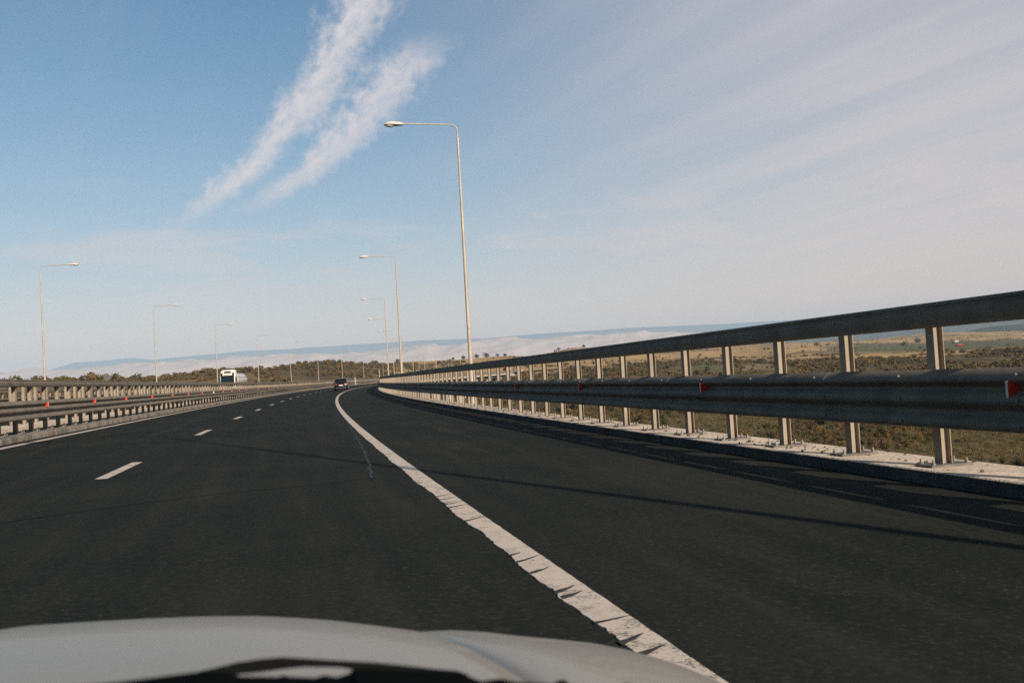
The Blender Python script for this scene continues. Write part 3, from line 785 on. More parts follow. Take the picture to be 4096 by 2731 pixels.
def tuft_collection():
    c = bpy.data.collections.new('grass_kinds'); q = np.random.default_rng(5)
    for k in range(3):
        b = MB()
        for i in range(130):
            a = q.uniform(0, 2*math.pi); r_ = abs(q.normal(0, .38)); x, y = r_*math.cos(a), r_*math.sin(a); h = q.uniform(.25, .8); l = q.normal(0, .16, 2); w = .022; e = q.uniform(0, math.pi)
            b.add([(x-w*math.cos(e), y-w*math.sin(e), 0), (x+w*math.cos(e), y+w*math.sin(e), 0), (x+l[0], y+l[1], h)], [(0, 1, 2)])
        c.objects.link(bpy.data.objects.new('grass_tuft', b.mesh('grass_tuft', M['grass'])))
    return c
P_grass = tuft_collection()
def scatter(name, pts_, scl, coll, label, cat):
    me = bpy.data.meshes.new(name); me.from_pydata([tuple(q) for q in pts_], [], [])
    a = me.attributes.new('grow', 'FLOAT', 'POINT'); a.data.foreach_set('value', np.asarray(scl, np.float32))
    r_ = me.attributes.new('turn', 'FLOAT', 'POINT'); r_.data.foreach_set('value', rng.uniform(0, 6.28, len(pts_)).astype(np.float32))
    o = link(me, name); tag(o, label, cat, kind='stuff')
    ng = bpy.data.node_groups.new(name, 'GeometryNodeTree')
    ng.interface.new_socket('Geometry', in_out='INPUT', socket_type='NodeSocketGeometry'); ng.interface.new_socket('Geometry', in_out='OUTPUT', socket_type='NodeSocketGeometry')
    nn = ng.nodes; L = ng.links; gi = nn.new('NodeGroupInput'); go = nn.new('NodeGroupOutput')
    ip = nn.new('GeometryNodeInstanceOnPoints'); ci = nn.new('GeometryNodeCollectionInfo')
    ci.inputs['Collection'].default_value = coll; ci.inputs['Separate Children'].default_value = True; ci.inputs['Reset Children'].default_value = True
    ip.inputs['Pick Instance'].default_value = True
    ri = nn.new('FunctionNodeRandomValue'); ri.data_type = 'INT'; ri.inputs['Min'].default_value = 0; ri.inputs['Max'].default_value = 50
    ga = nn.new('GeometryNodeInputNamedAttribute'); ga.data_type = 'FLOAT'; ga.inputs['Name'].default_value = 'grow'
    gt = nn.new('GeometryNodeInputNamedAttribute'); gt.data_type = 'FLOAT'; gt.inputs['Name'].default_value = 'turn'
    cx = nn.new('ShaderNodeCombineXYZ')
    L.new(gi.outputs[0], ip.inputs['Points']); L.new(ci.outputs[0], ip.inputs['Instance'])
    io = [x for x in ri.outputs if x.enabled and x.type == 'INT'][0]; L.new(io, ip.inputs['Instance Index'])
    L.new(gt.outputs['Attribute'], cx.inputs['Z'])
    er = nn.new('FunctionNodeEulerToRotation'); L.new(cx.outputs[0], er.inputs[0]); L.new(er.outputs[0], ip.inputs['Rotation'])
    L.new(ga.outputs['Attribute'], ip.inputs['Scale']); L.new(ip.outputs[0], go.inputs[0])
    md = o.modifiers.new('scatter', 'NODES'); md.node_group = ng
    return o
def clear_of_road(x, y, margin=2.0):
    s, o = so(x, y)
    return ~((s > -58)&(s < 1230)&(o > -24-margin)&(o < 7.2+margin))
def spread(n, px0, px1, d0, d1, q, pw=1.0):
    u = q.uniform(0, 1, n); d = np.sqrt(d0**2+(d1**2-d0**2)*u**pw); p = q.uniform(px0, px1, n)
    a = YAW+np.arctan((p-2048)/F); return np.sin(a)*d, np.cos(a)*d, d, p
def plant(n, px0, px1, d0, d1, seed, dens, size, pw=1.0):
    q = np.random.default_rng(seed); x, y, d, p = spread(n, px0, px1, d0, d1, q, pw)
    g, gr, st = zone(x, y); s, o = so(x, y)
    under = (s > -58)&(s < 650)&(o > -24)&(o < 9.5)
    onroad = (s >= 600)&(o > -27)&(o < 11)
    keep = (q.uniform(0, 1, n) < dens(x, y, d, g, gr, st))&~onroad&~under
    x, y, d = x[keep], y[keep], d[keep]
    sc = size(q, len(x), d); z = ground(x, y)-.15*sc
    return np.stack([x, y, z], -1), sc
def dens_scrub(x, y, d, g, gr, st):
    clump = fbm(x/26, y/26, 3, 51)
    return np.clip((clump-.40)*4.2, 0, 1)*(1-.97*np.maximum(g, gr))*(1-.9*st)
def dens_far(x, y, d, g, gr, st):
    clump = fbm(x/70, y/40, 3, 61)
    return np.where(np.maximum(g, gr) > .4, (clump > .66)*.55, np.clip((clump-.42)*4.5, 0, 1)*.8)
def sz(lo, hi): return lambda q, n, d: q.uniform(lo, hi, n)**1.0*(.75+.5*q.uniform(0, 1, n))
pA, sA = plant(5200, 2150, 4500, 70, 330, 1, dens_scrub, sz(.55, 1.5))
pB, sB = plant(2600, 300, 2200, 100, 330, 2, dens_scrub, sz(.6, 1.6))
scatter('shrubbery', np.concatenate([pA, pB]), np.concatenate([sA, sB]), P_near, 'autumn scrub covering the valley floor below the viaduct', 'shrubbery')
pC, sC = plant(15000, -200, 2300, 260, 1150, 3, dens_scrub, sz(1.1, 3.0))
scatter('shrubbery', pC, sC, P_far, 'olive and rust scrub covering the hillside behind the left guardrails', 'shrubbery')
pD, sD = plant(15000, 2150, 4600, 320, 1100, 4, dens_scrub, sz(.9, 2.4)); pE, sE = plant(9000, 1400, 4700, 800, 3700, 5, dens_far, sz(1.3, 3.0))
scatter('shrubbery', np.concatenate([pD, pE]), np.concatenate([sD, sE]), P_far, 'scrub and hedge lines over the fields on the right', 'shrubbery')
pG, sG = plant(16000, 2100, 4500, 70, 300, 6, lambda x, y, d, g, gr, st: np.clip((fbm(x/18, y/18, 3, 71)-.3)*3, 0, 1), sz(.5, 1.3))
tag(scatter('grass', pG, sG, P_grass, 'dry grass between the bushes of the valley floor', 'grass'))

def make_tree(h, seed, leaf, wide=.55, n=420):
    root = empty('tree', (0, 0, 0)); q = np.random.default_rng(seed)
    b = MB(); b.tube([(0, 0, -.3), (q.uniform(-.03, .03)*h, 0, .25*h), (q.uniform(-.05, .05)*h, q.uniform(-.05, .05)*h, .6*h)], [.035*h, .027*h, .012*h], 6)
    for i in range(4):
        a = q.uniform(0, 6.28); b.tube([(0, 0, h*q.uniform(.2, .4)), (math.cos(a)*.2*h, math.sin(a)*.2*h, h*q.uniform(.5, .7))], [.014*h, .006*h], 5)
    b.build('trunk', M['bark'], root)
    c = leaves_mesh('crown', leaf, n, wide*h, 11, .05*h, seed, .72)
    c.v = [(x, y, max(.0, z*1.18-.02*h)) for x, y, z in c.v]; c.build('crown', leaf, root)
    return root
TREES = [make_tree(1.0, 900+i, M['leaf_dark'], w) for i, w in enumerate((.42, .55, .36, .48))] + [make_tree(1.0, 950, M['leaf_rust'], .45), make_tree(1.0, 951, M['leaf_gold'], .42)]
scan_kids(); tree_used = [False]*len(TREES)
def tree(kind, px, py, hpx, d, label, group='trees on the hills and fields', stand=True):
    v = ray(px, py); k = d/math.hypot(v[0], v[1]); x, y = (v*k)[:2]
    z = float(ground(np.array([x]), np.array([y]))[0])
    zz = CAM[2]+v[2]*k
    h = hpx/F*d
    if stand: h = max(h, (zz+h)-z) if z < zz else h
    r_ = TREES[kind] if not tree_used[kind] else copy_tree(TREES[kind])
    tree_used[kind] = True
    r_.location = (x, y, z-.1); r_.scale = (h,)*3; r_.rotation_euler = (0, 0, random.uniform(0, 6.28)); tag(r_, label, 'tree', group)
def skyline(px):
    "distance and row of the ground's skyline in a column"
    dd = np.geomspace(200, 4000, 300); a = YAW+math.atan((px-2048)/F)
    z = ground(np.sin(a)*dd, np.cos(a)*dd); e = (z-CAM[2])/dd; i = int(np.argmax(e)); return float(dd[i])
for kind, px, py, h, d, lb in (
    (0, 1945, 1426, 30, 0, 'largest dark tree on the golden skyline just right of the tall lamp post'),
    (1, 1906, 1430, 22, 0, 'dark bushy tree on the skyline touching the tall lamp post on its right'),
    (2, 1855, 1432, 24, 0, 'greyish tree on the skyline left of the tall lamp post'),
    (3, 1812, 1436, 14, 0, 'low dark bush at the left end of the skyline clump by the tall lamp post'),
    (1, 1990, 1420, 12, 0, 'low dark bush between the largest skyline tree and the hedge on its right'),
    (3, 2020, 1420, 16, 0, 'dense low tree ending the skyline hedge over the right guardrail'),
    (3, 1592, 1440, 16, 0, 'small round tree on the skyline between the second and third right lamp posts'),
    (0, 1505, 1442, 14, 0, 'single round bush with a bare stem on the brush hill skyline'),
    (2, 1489, 1442, 15, 0, 'slim upright tree beside the single round skyline bush'),
    (0, 1447, 1446, 14, 0, 'dark tree crowning the hill above the navy car, right side'),
    (1, 1360, 1452, 20, 0, 'dark tree crowning the hill directly above the navy car'),
    (0, 1197, 1452, 22, 0, 'dark spreading tree on the highest point of the brush hill'),
    (3, 1172, 1458, 14, 0, 'low bush leaning on the spreading tree at the hill top'),
    (2, 955, 1482, 16, 0, 'upright grey tree on the skyline right of the tanker lorry'),
    (1, 2234, 1402, 18, 0, 'wide dark tree on the golden ridge just above the right guardrail'),
    (0, 2335, 1396, 20, 0, 'second dark tree on the golden ridge, nearer the right edge of its crest'),
    (1, 3268, 1388, 26, 2050, 'large spreading dark tree in the distant fields left of the row of rail posts'),
    (3, 3310, 1390, 16, 2050, 'round dark tree beside the large spreading one in the distant fields'),
    (2, 3206, 1388, 12, 2050, 'small pointed tree left of the large spreading one in the distant fields'),
    (0, 3616, 1374, 24, 1950, 'light green tree standing in front of the distant hedge line'),
    (1, 3680, 1394, 14, 1500, 'round bush in the green field left of the last tall rail post'),
    (2, 3706, 1396, 9, 1500, 'tiny round bush beside the round bush in the green field'),
    (0, 3948, 1420, 32, 1000, 'tall full tree rising from the golden strip at the far right'),
    (3, 3849, 1428, 26, 950, 'round green tree at the edge of the golden strip, right of the last rail post'),
    (1, 4033, 1411, 10, 1250, 'low dark bush in the brown field at the far right'),
    (2, 3672, 1352, 18, 2400, 'tall narrow dark tree on the distant golden rise'),
    (1, 2827, 1475, 22, 560, 'pointed dark tree at the near edge of the small green plot'),
    (3, 3040, 1436, 18, 760, 'dark round tree behind the pale tan plot'),
    (4, 753, 1516, 18, 430, 'rust red bush glowing among the green ones left of the tanker lorry'),
    (4, 1283, 1492, 10, 520, 'small rust red bush on the hill behind the left lamp posts'),
    (5, 1422, 1500, 12, 520, 'orange yellow bush low on the slope right of the navy car'),
    (5, 1310, 1490, 20, 520, 'golden leaved bush on the slope above the navy car'),
    (5, 3215, 1720, 60, 150, 'yellow leaved bush below the deck between the nearest rail posts')):
    tree(kind, px, py, h, d or skyline(px), lb, stand=(kind < 4))
# ------------------------------------------------------------------ vehicles
def rrect(x0, x1, y0, y1, r, z, n=4):
    out = []
    for cx, cy, a0 in ((x1-r, y1-r, 0), (x0+r, y1-r, 90), (x0+r, y0+r, 180), (x1-r, y0+r, 270)):
        for i in range(n+1):
            a = R(a0+90*i/n); out.append((cx+r*math.cos(a), cy+r*math.sin(a), z))
    return out
def xsec(w, zb, zt, y, r=.12, tuck=.05):
    h = w/2
    return [(-h+.1, y, zb), (-h+tuck*.4, y, zb+.10), (-h, y, zb+(zt-zb)*.5), (-h+tuck*.5, y, zt-r), (-h+tuck+r*.7, y, zt-.01), (0, y, zt+.015), (h-tuck-r*.7, y, zt-.01), (h-tuck*.5, y, zt-r), (h, y, zb+(zt-zb)*.5), (h-tuck*.4, y, zb+.10), (h-.1, y, zb)]
def wheel(root, x, y, r, w, rim=True):
    b = MB(); n = 20; rg = []
    for dx, k in ((-w/2, .72), (-w/2, .93), (-w*.32, 1), (w*.32, 1), (w/2, .93), (w/2, .72)):
        rg.append([(x+dx, y+k*r*math.cos(2*math.pi*i/n), r+k*r*math.sin(2*math.pi*i/n)) for i in range(n)])
    b.loft(rg); t = b.build('wheel', M['rubber'], root, smooth=True, angle=40)
    if rim:
        b = MB(); sx = 1 if x > 0 else -1
        b.disc((x+sx*w*.44, y, r), (1, 0, 0), .66*r, 16, 0, .04)
        for i in range(5):
            a = 2*math.pi*i/5; b.box((x+sx*w*.5, y+.33*r*math.cos(a), r+.33*r*math.sin(a)), (.02, .62*r, .07*r*2), rot=Matrix.Rotation(a, 3, 'X'))
        b.build('rim', M['chrome'], t)
def passenger_car(paint, label, W=1.85, L=4.55, H=1.66, group=None, rich=True):
    root = empty('car', (0, 0, 0)); tag(root, label, 'car', group); y0 = -L/2; hw = W/2
    b = MB(); secs = [(W*.86, .36, .86, y0, .06), (W*.95, .30, .93, y0+.06, .1), (W, .24, 1.0, y0+.35, .1), (W, .22, 1.02, y0+1.2, .1), (W, .22, 1.0, .4, .1), (W*.99, .22, .97, L/2-1.25, .1), (W*.96, .24, .88, L/2-.5, .12), (W*.86, .28, .74, L/2-.1, .14), (W*.74, .36, .62, L/2, .08)]
    b.loft([xsec(w, zb, zt, y, r) for w, zb, zt, y, r in secs], close=True); b.build('body', paint, root, smooth=True, angle=40)
    b = MB(); b.loft([rrect(-hw+.07, hw-.07, y0+.10, .98, .10, .97), rrect(-hw+.13, hw-.13, y0+.28, .62, .14, H-.38), rrect(-hw+.22, hw-.22, y0+.50, .22, .18, H-.08)])
    b.build('windows', M['glass_dark'], root, smooth=True, angle=40)
    b = MB(); b.loft([rrect(-hw+.20, hw-.20, y0+.38, .24, .2, H-.085), rrect(-hw+.24, hw-.24, y0+.42, .15, .2, H-.03), rrect(-hw+.42, hw-.42, y0+.7, -.2, .2, H)]); b.build('roof', paint, root, smooth=True, angle=40)
    if rich:
        for sx in (-1, 1):   # pillars, rails, mirrors
            b = MB(); b.tube([(sx*(hw-.10), y0+.14, .98), (sx*(hw-.165), y0+.31, H-.38), (sx*(hw-.235), y0+.46, H-.07)], [.05, .045, .045], 6); b.build('pillar', paint, root, smooth=True)
            b = MB(); b.tube([(sx*(hw-.27), y0+.6, H-.01), (sx*(hw-.26), y0+.7, H+.04), (sx*(hw-.27), .0, H+.035), (sx*(hw-.28), .12, H-.03)], .018, 6); b.build('roof_rail', M['chrome'], root)
            b = MB(); b.sphere((sx*(hw+.10), .62, 1.06), (.11, .07, .085), 10, 6); b.tube([(sx*(hw-.03), .64, 1.0), (sx*(hw+.06), .64, 1.03)], .03, 6); b.build('mirror', M['black'], root, smooth=True)
        b = MB(); b.box((0, y0+.40, H-.045), (W*.62, .16, .03)); b.build('spoiler', paint, root)
        b = MB(); b.box((0, y0-.004, .40), (W*.72, .05, .05)); b.build('bumper_trim', M['chrome'], root, bevel=.01)
        b = MB(); b.box((0, y0-.005, .30), (W*.74, .06, .12)); b.build('rear_diffuser', M['black'], root, bevel=.015)
    for sx in (-1, 1):
        mat = M['tail_orange'] if sx > 0 else M['tail_red']
        b = MB(); b.loft([rrect(-.20, .20, -.045, .045, .03, y0-.012), rrect(-.17, .17, -.03, .03, .02, y0-.022)]); b.v = [(x+sx*(hw*.70), z, y+.90) for x, y, z in b.v]
        lm = b.build('tail_lamp', M['tail_red'] if sx < 0 else mat, root)
        if sx > 0: lm['label'] = 'tail lamp glowing orange in the low sun'
        b = MB(); b.box((sx*hw*.60, y0-.008, .38), (.16, .03, .05)); b.build('reflector', M['tail_red'], root)
    b = MB(); b.box((0, y0-.012, .74), (.54, .015, .125)); b.build('number_plate', M['plate_white'], root, bevel=.004)
    for sx in (-1, 1):
        wheel(root, sx*(hw-.13), -L/2+.88, .345, .23); wheel(root, sx*(hw-.13), L/2-.90, .345, .23)
        b = MB(); b.box((sx*hw*.72, L/2-.16, .66), (.34, .16, .13), rot=Matrix.Rotation(-sx*.35, 3, 'Z')); b.build('headlight', M['chrome'], root, bevel=.03)
    return root
c = passenger_car(M['navy'], 'dark navy estate car driving ahead, seen from behind')
c.location = pt(132.6, .42, .005); c.rotation_euler = (0, 0, -float(theta(132.6))-.01)

def lorry(paint, label, tank, sign, s, o, toward=True, group=None):
    root = empty('lorry', (0, 0, 0)); tag(root, label, 'lorry', group)
    # built facing -Y (towards the camera); front at y = 0
    b = MB(); rings = []
    for z, y0_, y1_, hw in ((.35, -.02, 2.25, 1.22), (1.0, -.06, 2.3, 1.24), (1.75, -.05, 2.3, 1.24), (2.95, .12, 2.3, 1.22), (3.2, .22, 2.3, 1.20), (3.62, .50, 2.3, 1.12), (3.86, .78, 2.28, 1.02)):
        rings.append(rrect(-hw, hw, y0_, y1_, .16, z))
    b.loft(rings); cab = b.build('cab', paint, root, smooth=True, angle=35)
    b = MB(); b.loft([[(-1.10, -.075, 1.78), (1.10, -.075, 1.78), (1.10, .0, 1.78), (-1.10, .0, 1.78)], [(-1.06, .085, 2.86), (1.06, .085, 2.86), (1.06, .16, 2.86), (-1.06, .16, 2.86)]]); b.build('windscreen', M['glass_dark'], root)
    b = MB(); b.loft([[(-1.09, .03, 2.84), (1.09, .03, 2.84), (1.09, .2, 2.84), (-1.09, .2, 2.84)], [(-1.06, .10, 3.34), (1.06, .10, 3.34), (1.06, .5, 3.34), (-1.06, .5, 3.34)]]); b.build('sun_visor', M['black'], root)
    b = MB(); b.box((0, .34, 3.50), (1.05, .10, .24), rot=Matrix.Rotation(-.58, 3, 'X')); b.build('roof_hatch_window', M['glass_dark'], root)
    for sx in (-1, 1):
        b = MB(); b.box((sx*1.34, .12, 2.15), (.16, .14, .85)); b.tube([(sx*1.15, .2, 2.6), (sx*1.34, .15, 2.55)], .025, 6); b.build('mirror', M['black'], root, bevel=.04)
        b = MB(); b.loft([[(sx*1.243, .35, 1.85), (sx*1.243, 1.45, 1.85), (sx*1.225, 1.45, 2.75), (sx*1.225, .45, 2.75)], [(sx*1.262, .35, 1.85), (sx*1.262, 1.45, 1.85), (sx*1.245, 1.45, 2.75), (sx*1.245, .45, 2.75)]]); b.build('side_window', M['glass_dark'], root)
        b = MB(); b.sphere((sx*.82, .36, 3.42), (.11, .08, .08), 10, 6); b.build('roof_lamp', M['lens'], root, smooth=True)
        b = MB(); b.box((sx*.85, -.09, .78), (.5, .05, .24)); b.build('headlight', M['chrome'], root, bevel=.03)
        b = MB(); b.box((sx*1.08, 1.6, 3.35), (.05, 1.3, .7)); b.build('air_deflector', paint, root, bevel=.03)
    b = MB(); b.box((0, -.075, 1.28), (1.9, .05, .55)); b.build('grille', M['black'], root, bevel=.02)
    b = MB(); b.box((0, -.10, .45), (2.4, .12, .35)); b.build('bumper', M['grey_box'], root, bevel=.04)
    if sign:
        b = MB(); b.box((0, .03, 3.12), (1.55, .06, .34), rot=Matrix.Rotation(-.12, 3, 'X')); sg = b.build('sign_board', M['plate_white'], root)
        cu = bpy.data.curves.new('lettering', 'FONT'); cu.body = 'ROMSTYL'; cu.size = .30; cu.align_x = 'CENTER'; cu.align_y = 'CENTER'; cu.extrude = .004; cu.space_character = 1.12; cu.offset = .006
        tmp = bpy.data.objects.new('lettering_curve', cu); COL.objects.link(tmp); dg = bpy.context.evaluated_depsgraph_get()
        me = bpy.data.meshes.new_from_object(tmp.evaluated_get(dg)); bpy.data.objects.remove(tmp); me.materials.clear(); me.materials.append(M['sign_red'])
        tx = link(me, 'lettering', sg)
        tx.location = (0, -.008, 3.12); tx.rotation_euler = (R(90)-.12, 0, 0); tx.scale = (1, .86, 1)
    if tank:
        b = MB(); n = 28; rg = []
        for y, k in ((2.75, .35), (2.82, .72), (3.0, .93), (3.3, 1.0), (12.6, 1.0), (12.9, .93), (13.08, .72), (13.15, .35)):
            rg.append([(1.25*k*math.cos(2*math.pi*i/n), y, 2.2+1.18*k*math.sin(2*math.pi*i/n)) for i in range(n)])
        b.loft(rg); tk = b.build('tank', M['tank'], root, smooth=True, angle=60)
        for sx in (-1, 1):
            b = MB(); b.box((sx*1.225, 7.95, 2.62), (.05, 9.4, .035)); b.build('tank_rail', M['black'], tk)
            b = MB(); b.box((sx*1.262, 10.3, 2.0), (.02, .9, .42)); b.build('rust_patch', M['rust'], tk)
        b = MB(); b.box((0, 8, 3.42), (.5, 8.6, .04)); b.build('walkway', M['plate'], tk)
    else:
        b = MB(); b.box((0, 7.8, 2.35), (2.5, 10.4, 2.7)); b.build('trailer', M['grey_box'], root, bevel=.03)
    b = MB(); b.box((0, 7.6, .85), (.9, 11, .25)); b.build('chassis', M['black'], root)
    for y in (1.3, 4.6, 9.4, 10.7, 12.0):
        for sx in (-1, 1): wheel(root, sx*1.07, y, .5, .32, False)
    root.location = pt(s, o, .005); root.rotation_euler = (0, 0, -float(theta(s)))
    return root
lorry(M['truck_white'], 'white tanker lorry with a red-lettered sign above its windscreen, on the opposite carriageway', True, True, 160.5, -19.4)
lorry(M['red_paint'], 'small distant red lorry beyond the end of the viaduct', False, False, 700, -13.2)
fleet = 'distant cars on the far stretch of the motorway'
for s, o, fl, lb in ((548, -2.2, False, 'distant white car crossing the far bridge among the posts of the right guardrail'), (742, -13.0, True, 'distant white car just right of the red lorry'), (830, -13.0, True, 'distant white car farthest along the road on the right')):
    c = passenger_car(M['white_car'], lb, group=fleet, rich=False, H=1.5, L=4.3)
    c.location = pt(s, o, .005); c.rotation_euler = (0, 0, -float(theta(s))+(math.pi if fl else 0))

# ------------------------------------------------------------------ the car the picture is taken from
def own_car():
    root = empty('car', (-.35, 0, 0)); tag(root, 'silver car in the foreground, its bonnet and wiper along the bottom edge', 'car')
    inv = Matrix.Translation((.35, 0, 0))
    def ad(o): o.parent = root; o.matrix_parent_inverse = inv; return o
    YS = 1.36
    def tm(px, py):
        v = ray(px*1.7415, py*1.7415); return v[0]/v[1], v[2]/v[1]
    hoodp = [tm(*q) for q in ((0, 1441), (170, 1429), (350, 1419), (480, 1414), (600, 1413), (700, 1418), (780, 1424), (870, 1436), (925, 1444))]
    fendp = [tm(*q) for q in ((905, 1444), (945, 1447), (1060, 1452), (1200, 1461), (1350, 1475), (1450, 1496), (1550, 1528), (1640, 1567), (1760, 1640), (2100, 1900), (2600, 2400))]
    hx = np.array([q[0]*YS for q in hoodp]); hm = np.array([q[1] for q in hoodp])
    fx = np.array([q[0]*YS for q in fendp]); fm = np.array([q[1] for q in fendp])
    cx = -.35; xe = hx[-1]; c0 = .27
    def hz(x, y):
        "bonnet height, mirrored about the car's centre line"
        xx = cx+abs(x-cx); m_ = np.interp(xx, hx, hm)
        f = max(0, (y-1.52))
        return CAM[2]+m_*y-c0*(y-YS)**2-2.2*f*f
    # the fender's cross-section, the highest one that stays under its outline
    ft = np.array([q[0] for q in fendp]); QY = np.linspace(.62, 1.46, 60)
    def qy(y): return -.262*(y-YS)-c0*(y-YS)**2
    ZX = np.linspace(-.1, .7, 161)
    ZF = np.array([np.min(CAM[2]+np.interp(x/QY, ft, fm)*QY-qy(QY)) for x in ZX])
    def fz(x, y):
        xx = cx+abs(x-cx); f = max(0, (y-1.46))
        return float(np.interp(xx, ZX, ZF))+qy(y)-1.6*f*f
    ys = np.linspace(.52, 1.86, 34)
    def edge(y): return xe+.075*(1.36-y)/.5          # bonnet edge widens towards the windscreen
    b = MB(); n = 41; top = []
    for y in ys:
        e = edge(y); row = []
        for i in range(n):
            u = -1+2*i/(n-1); x = cx+u*(e-cx); xs_ = cx+u*(xe-cx)
            y_ = y-.10*u*u*min(1, max(0, (y-.6)/.6)); row.append((x, y_, hz(xs_, y_)))
        top.append(row)
    b.loft(top, close=False); o = ad(b.build('bonnet', M['silver'], smooth=True)); md = o.modifiers.new('thickness', 'SOLIDIFY'); md.thickness = .012; md.offset = -1
    for sgn in (1, -1):
        b = MB(); rows = []
        wx = fx[-1]-.0
        for y in np.linspace(.40, 1.80, 34):
            e = edge(y)+.003; row = []
            for i in range(16):
                u = i/15; x = e+u*(.575-e); xs_ = xe+.004+u*(.575-xe)
                w_ = min(1, u/.30); w_ = w_*w_*(3-2*w_)
                y_ = y-.10*min(1, max(0, (y-.6)/.6))*(1-w_)-.16*u*u*max(0, y-1.0)
                row.append((cx+sgn*(x-cx), y_, (hz(xe, y_)-.006)*(1-w_)+fz(xs_, y_)*w_))
            x0, y0_, z0 = row[-1]
            row += [(cx+sgn*(.605-cx), y0_, z0-.10), (cx+sgn*(.61-cx), y0_, z0-.25), (cx+sgn*(.58-cx), y0_, .32)]
            rows.append(row if sgn > 0 else row[::-1])
        b.loft(rows, close=False); o = ad(b.build('fender', M['silver'], smooth=True)); md = o.modifiers.new('thickness', 'SOLIDIFY'); md.thickness = .01; md.offset = -1
    b = MB(); b.loft([rrect(-1.24, .54, 1.55, 1.86, .12, .25), rrect(-1.26, .56, 1.5, 1.92, .14, .42), rrect(-1.22, .52, 1.5, 1.80, .14, .50)]); ad(b.build('front_bumper', M['silver'], smooth=True, angle=40))
    # cabin: roof, pillars, doors
    b = MB(); b.loft([rrect(-.93, .23, -2.5, -.92, .2, 1.36), rrect(-.90, .20, -2.45, -1.0, .2, 1.42), rrect(-.7, 0, -2.25, -1.2, .2, 1.45)]); ad(b.build('roof', M['silver'], smooth=True, angle=40))
    for sgn in (1, -1):
        def X(x): return cx+sgn*(x-cx)
        b = MB(); b.tube([(X(.21), -.95, 1.37), (X(.40), -.2, 1.16), (X(.55), .43, .90)], [.03, .032, .035], 8)
        b.tube([(X(.22), -1.55, 1.38), (X(.50), -1.6, .92)], .04, 8); b.tube([(X(.20), -2.35, 1.36), (X(.48), -2.8, .95)], .06, 8); ad(b.build('pillar', M['silver'], smooth=True))
        b = MB(); b.loft([[(X(.53), .40, .90), (X(.53), -2.8, .93), (X(.50), -2.8, .95), (X(.50), .40, .92)], [(X(.59), .40, .62), (X(.59), -2.8, .62), (X(.52), -2.8, .62), (X(.52), .40, .62)], [(X(.56), .40, .22), (X(.56), -2.8, .25), (X(.50), -2.8, .25), (X(.50), .40, .22)]]); ad(b.build('door', M['silver'], smooth=True, angle=40))
    b = MB(); b.box((-.35, -2.95, .62), (1.7, .5, .66)); ad(b.build('boot', M['silver'], bevel=.08))
    for sgn in (1, -1):
        for y in (1.12, -1.55):
            bb = MB(); nn = 20; rg = []
            for dx, k in ((-.1, .7), (-.1, .94), (-.06, 1), (.06, 1), (.1, .94), (.1, .7)):
                rg.append([(cx+sgn*.78+dx, y+.31*k*math.cos(2*math.pi*i/nn), .30+.31*k*math.sin(2*math.pi*i/nn)) for i in range(nn)])
            bb.loft(rg); ad(bb.build('wheel', M['rubber'], smooth=True, angle=40))
    b = MB(); b.box((-.35, -1.2, .28), (1.5, 3.2, .12)); ad(b.build('floor_pan', M['matte_black']))
    # dashboard: far edge just under the windscreen
    dash = [(-700, 1640), (-200, 1596), (0, 1578), (200, 1572), (270, 1565), (460, 1541), (530, 1544), (552, 1552), (640, 1553), (652, 1549), (668, 1553), (725, 1555), (745, 1549), (775, 1554), (802, 1545), (812, 1535), (860, 1535), (1000, 1541), (1060, 1545), (1105, 1563), (1150, 1557), (1185, 1565), (1270, 1570), (1282, 1561), (1298, 1560), (1310, 1572), (1420, 1578), (1432, 1569), (1446, 1569), (1458, 1582), (1640, 1600), (1900, 1640)]
    rows = []
    pts_ = [at(px*1.7415, py*1.7415, 1.0) for px, py in dash]
    for k, (yy, dz) in enumerate(((.60, -.05), (.60, 0), (.50, -.004), (.30, -.03), (.26, -.14))):
        row = []
        for q in pts_:
            v = q-CAM; v = v/v[1]; p = CAM+v*.60
            row.append((p[0]*(.98+.02*k), yy, p[2]+dz))
        rows.append(row)
    b = MB(); b.loft(rows[::-1], close=False); o = ad(b.build('dashboard', M['matte_black'])); md = o.modifiers.new('thickness', 'SOLIDIFY'); md.thickness = .01; md.offset = -1
    # wiper lying along the foot of the windscreen
    up_ = [(455, 1541), (500, 1531), (545, 1520), (600, 1512), (650, 1508), (700, 1511), (780, 1516), (860, 1520), (940, 1528), (1000, 1535), (1050, 1539), (1075, 1548)]
    lo_ = [(455, 1556), (500, 1553), (545, 1548), (600, 1543), (650, 1536), (700, 1531), (780, 1532), (860, 1545), (940, 1552), (1000, 1556), (1050, 1560), (1075, 1562)]
    ra = []
    for (a, b_), (c_, d_) in zip(up_, lo_):
        ring = []
        for (px, py), dp in (((a, b_), .645), ((a, b_), .66), ((c_, d_), .66), ((c_, d_), .645)):
            v = ray(px*1.7415, py*1.7415); v = v/v[1]; ring.append(tuple(CAM+v*dp))
        ra.append(ring)
    b = MB(); b.loft(ra); ad(b.build('wiper', M['black'], smooth=False))
    return root
own_car()

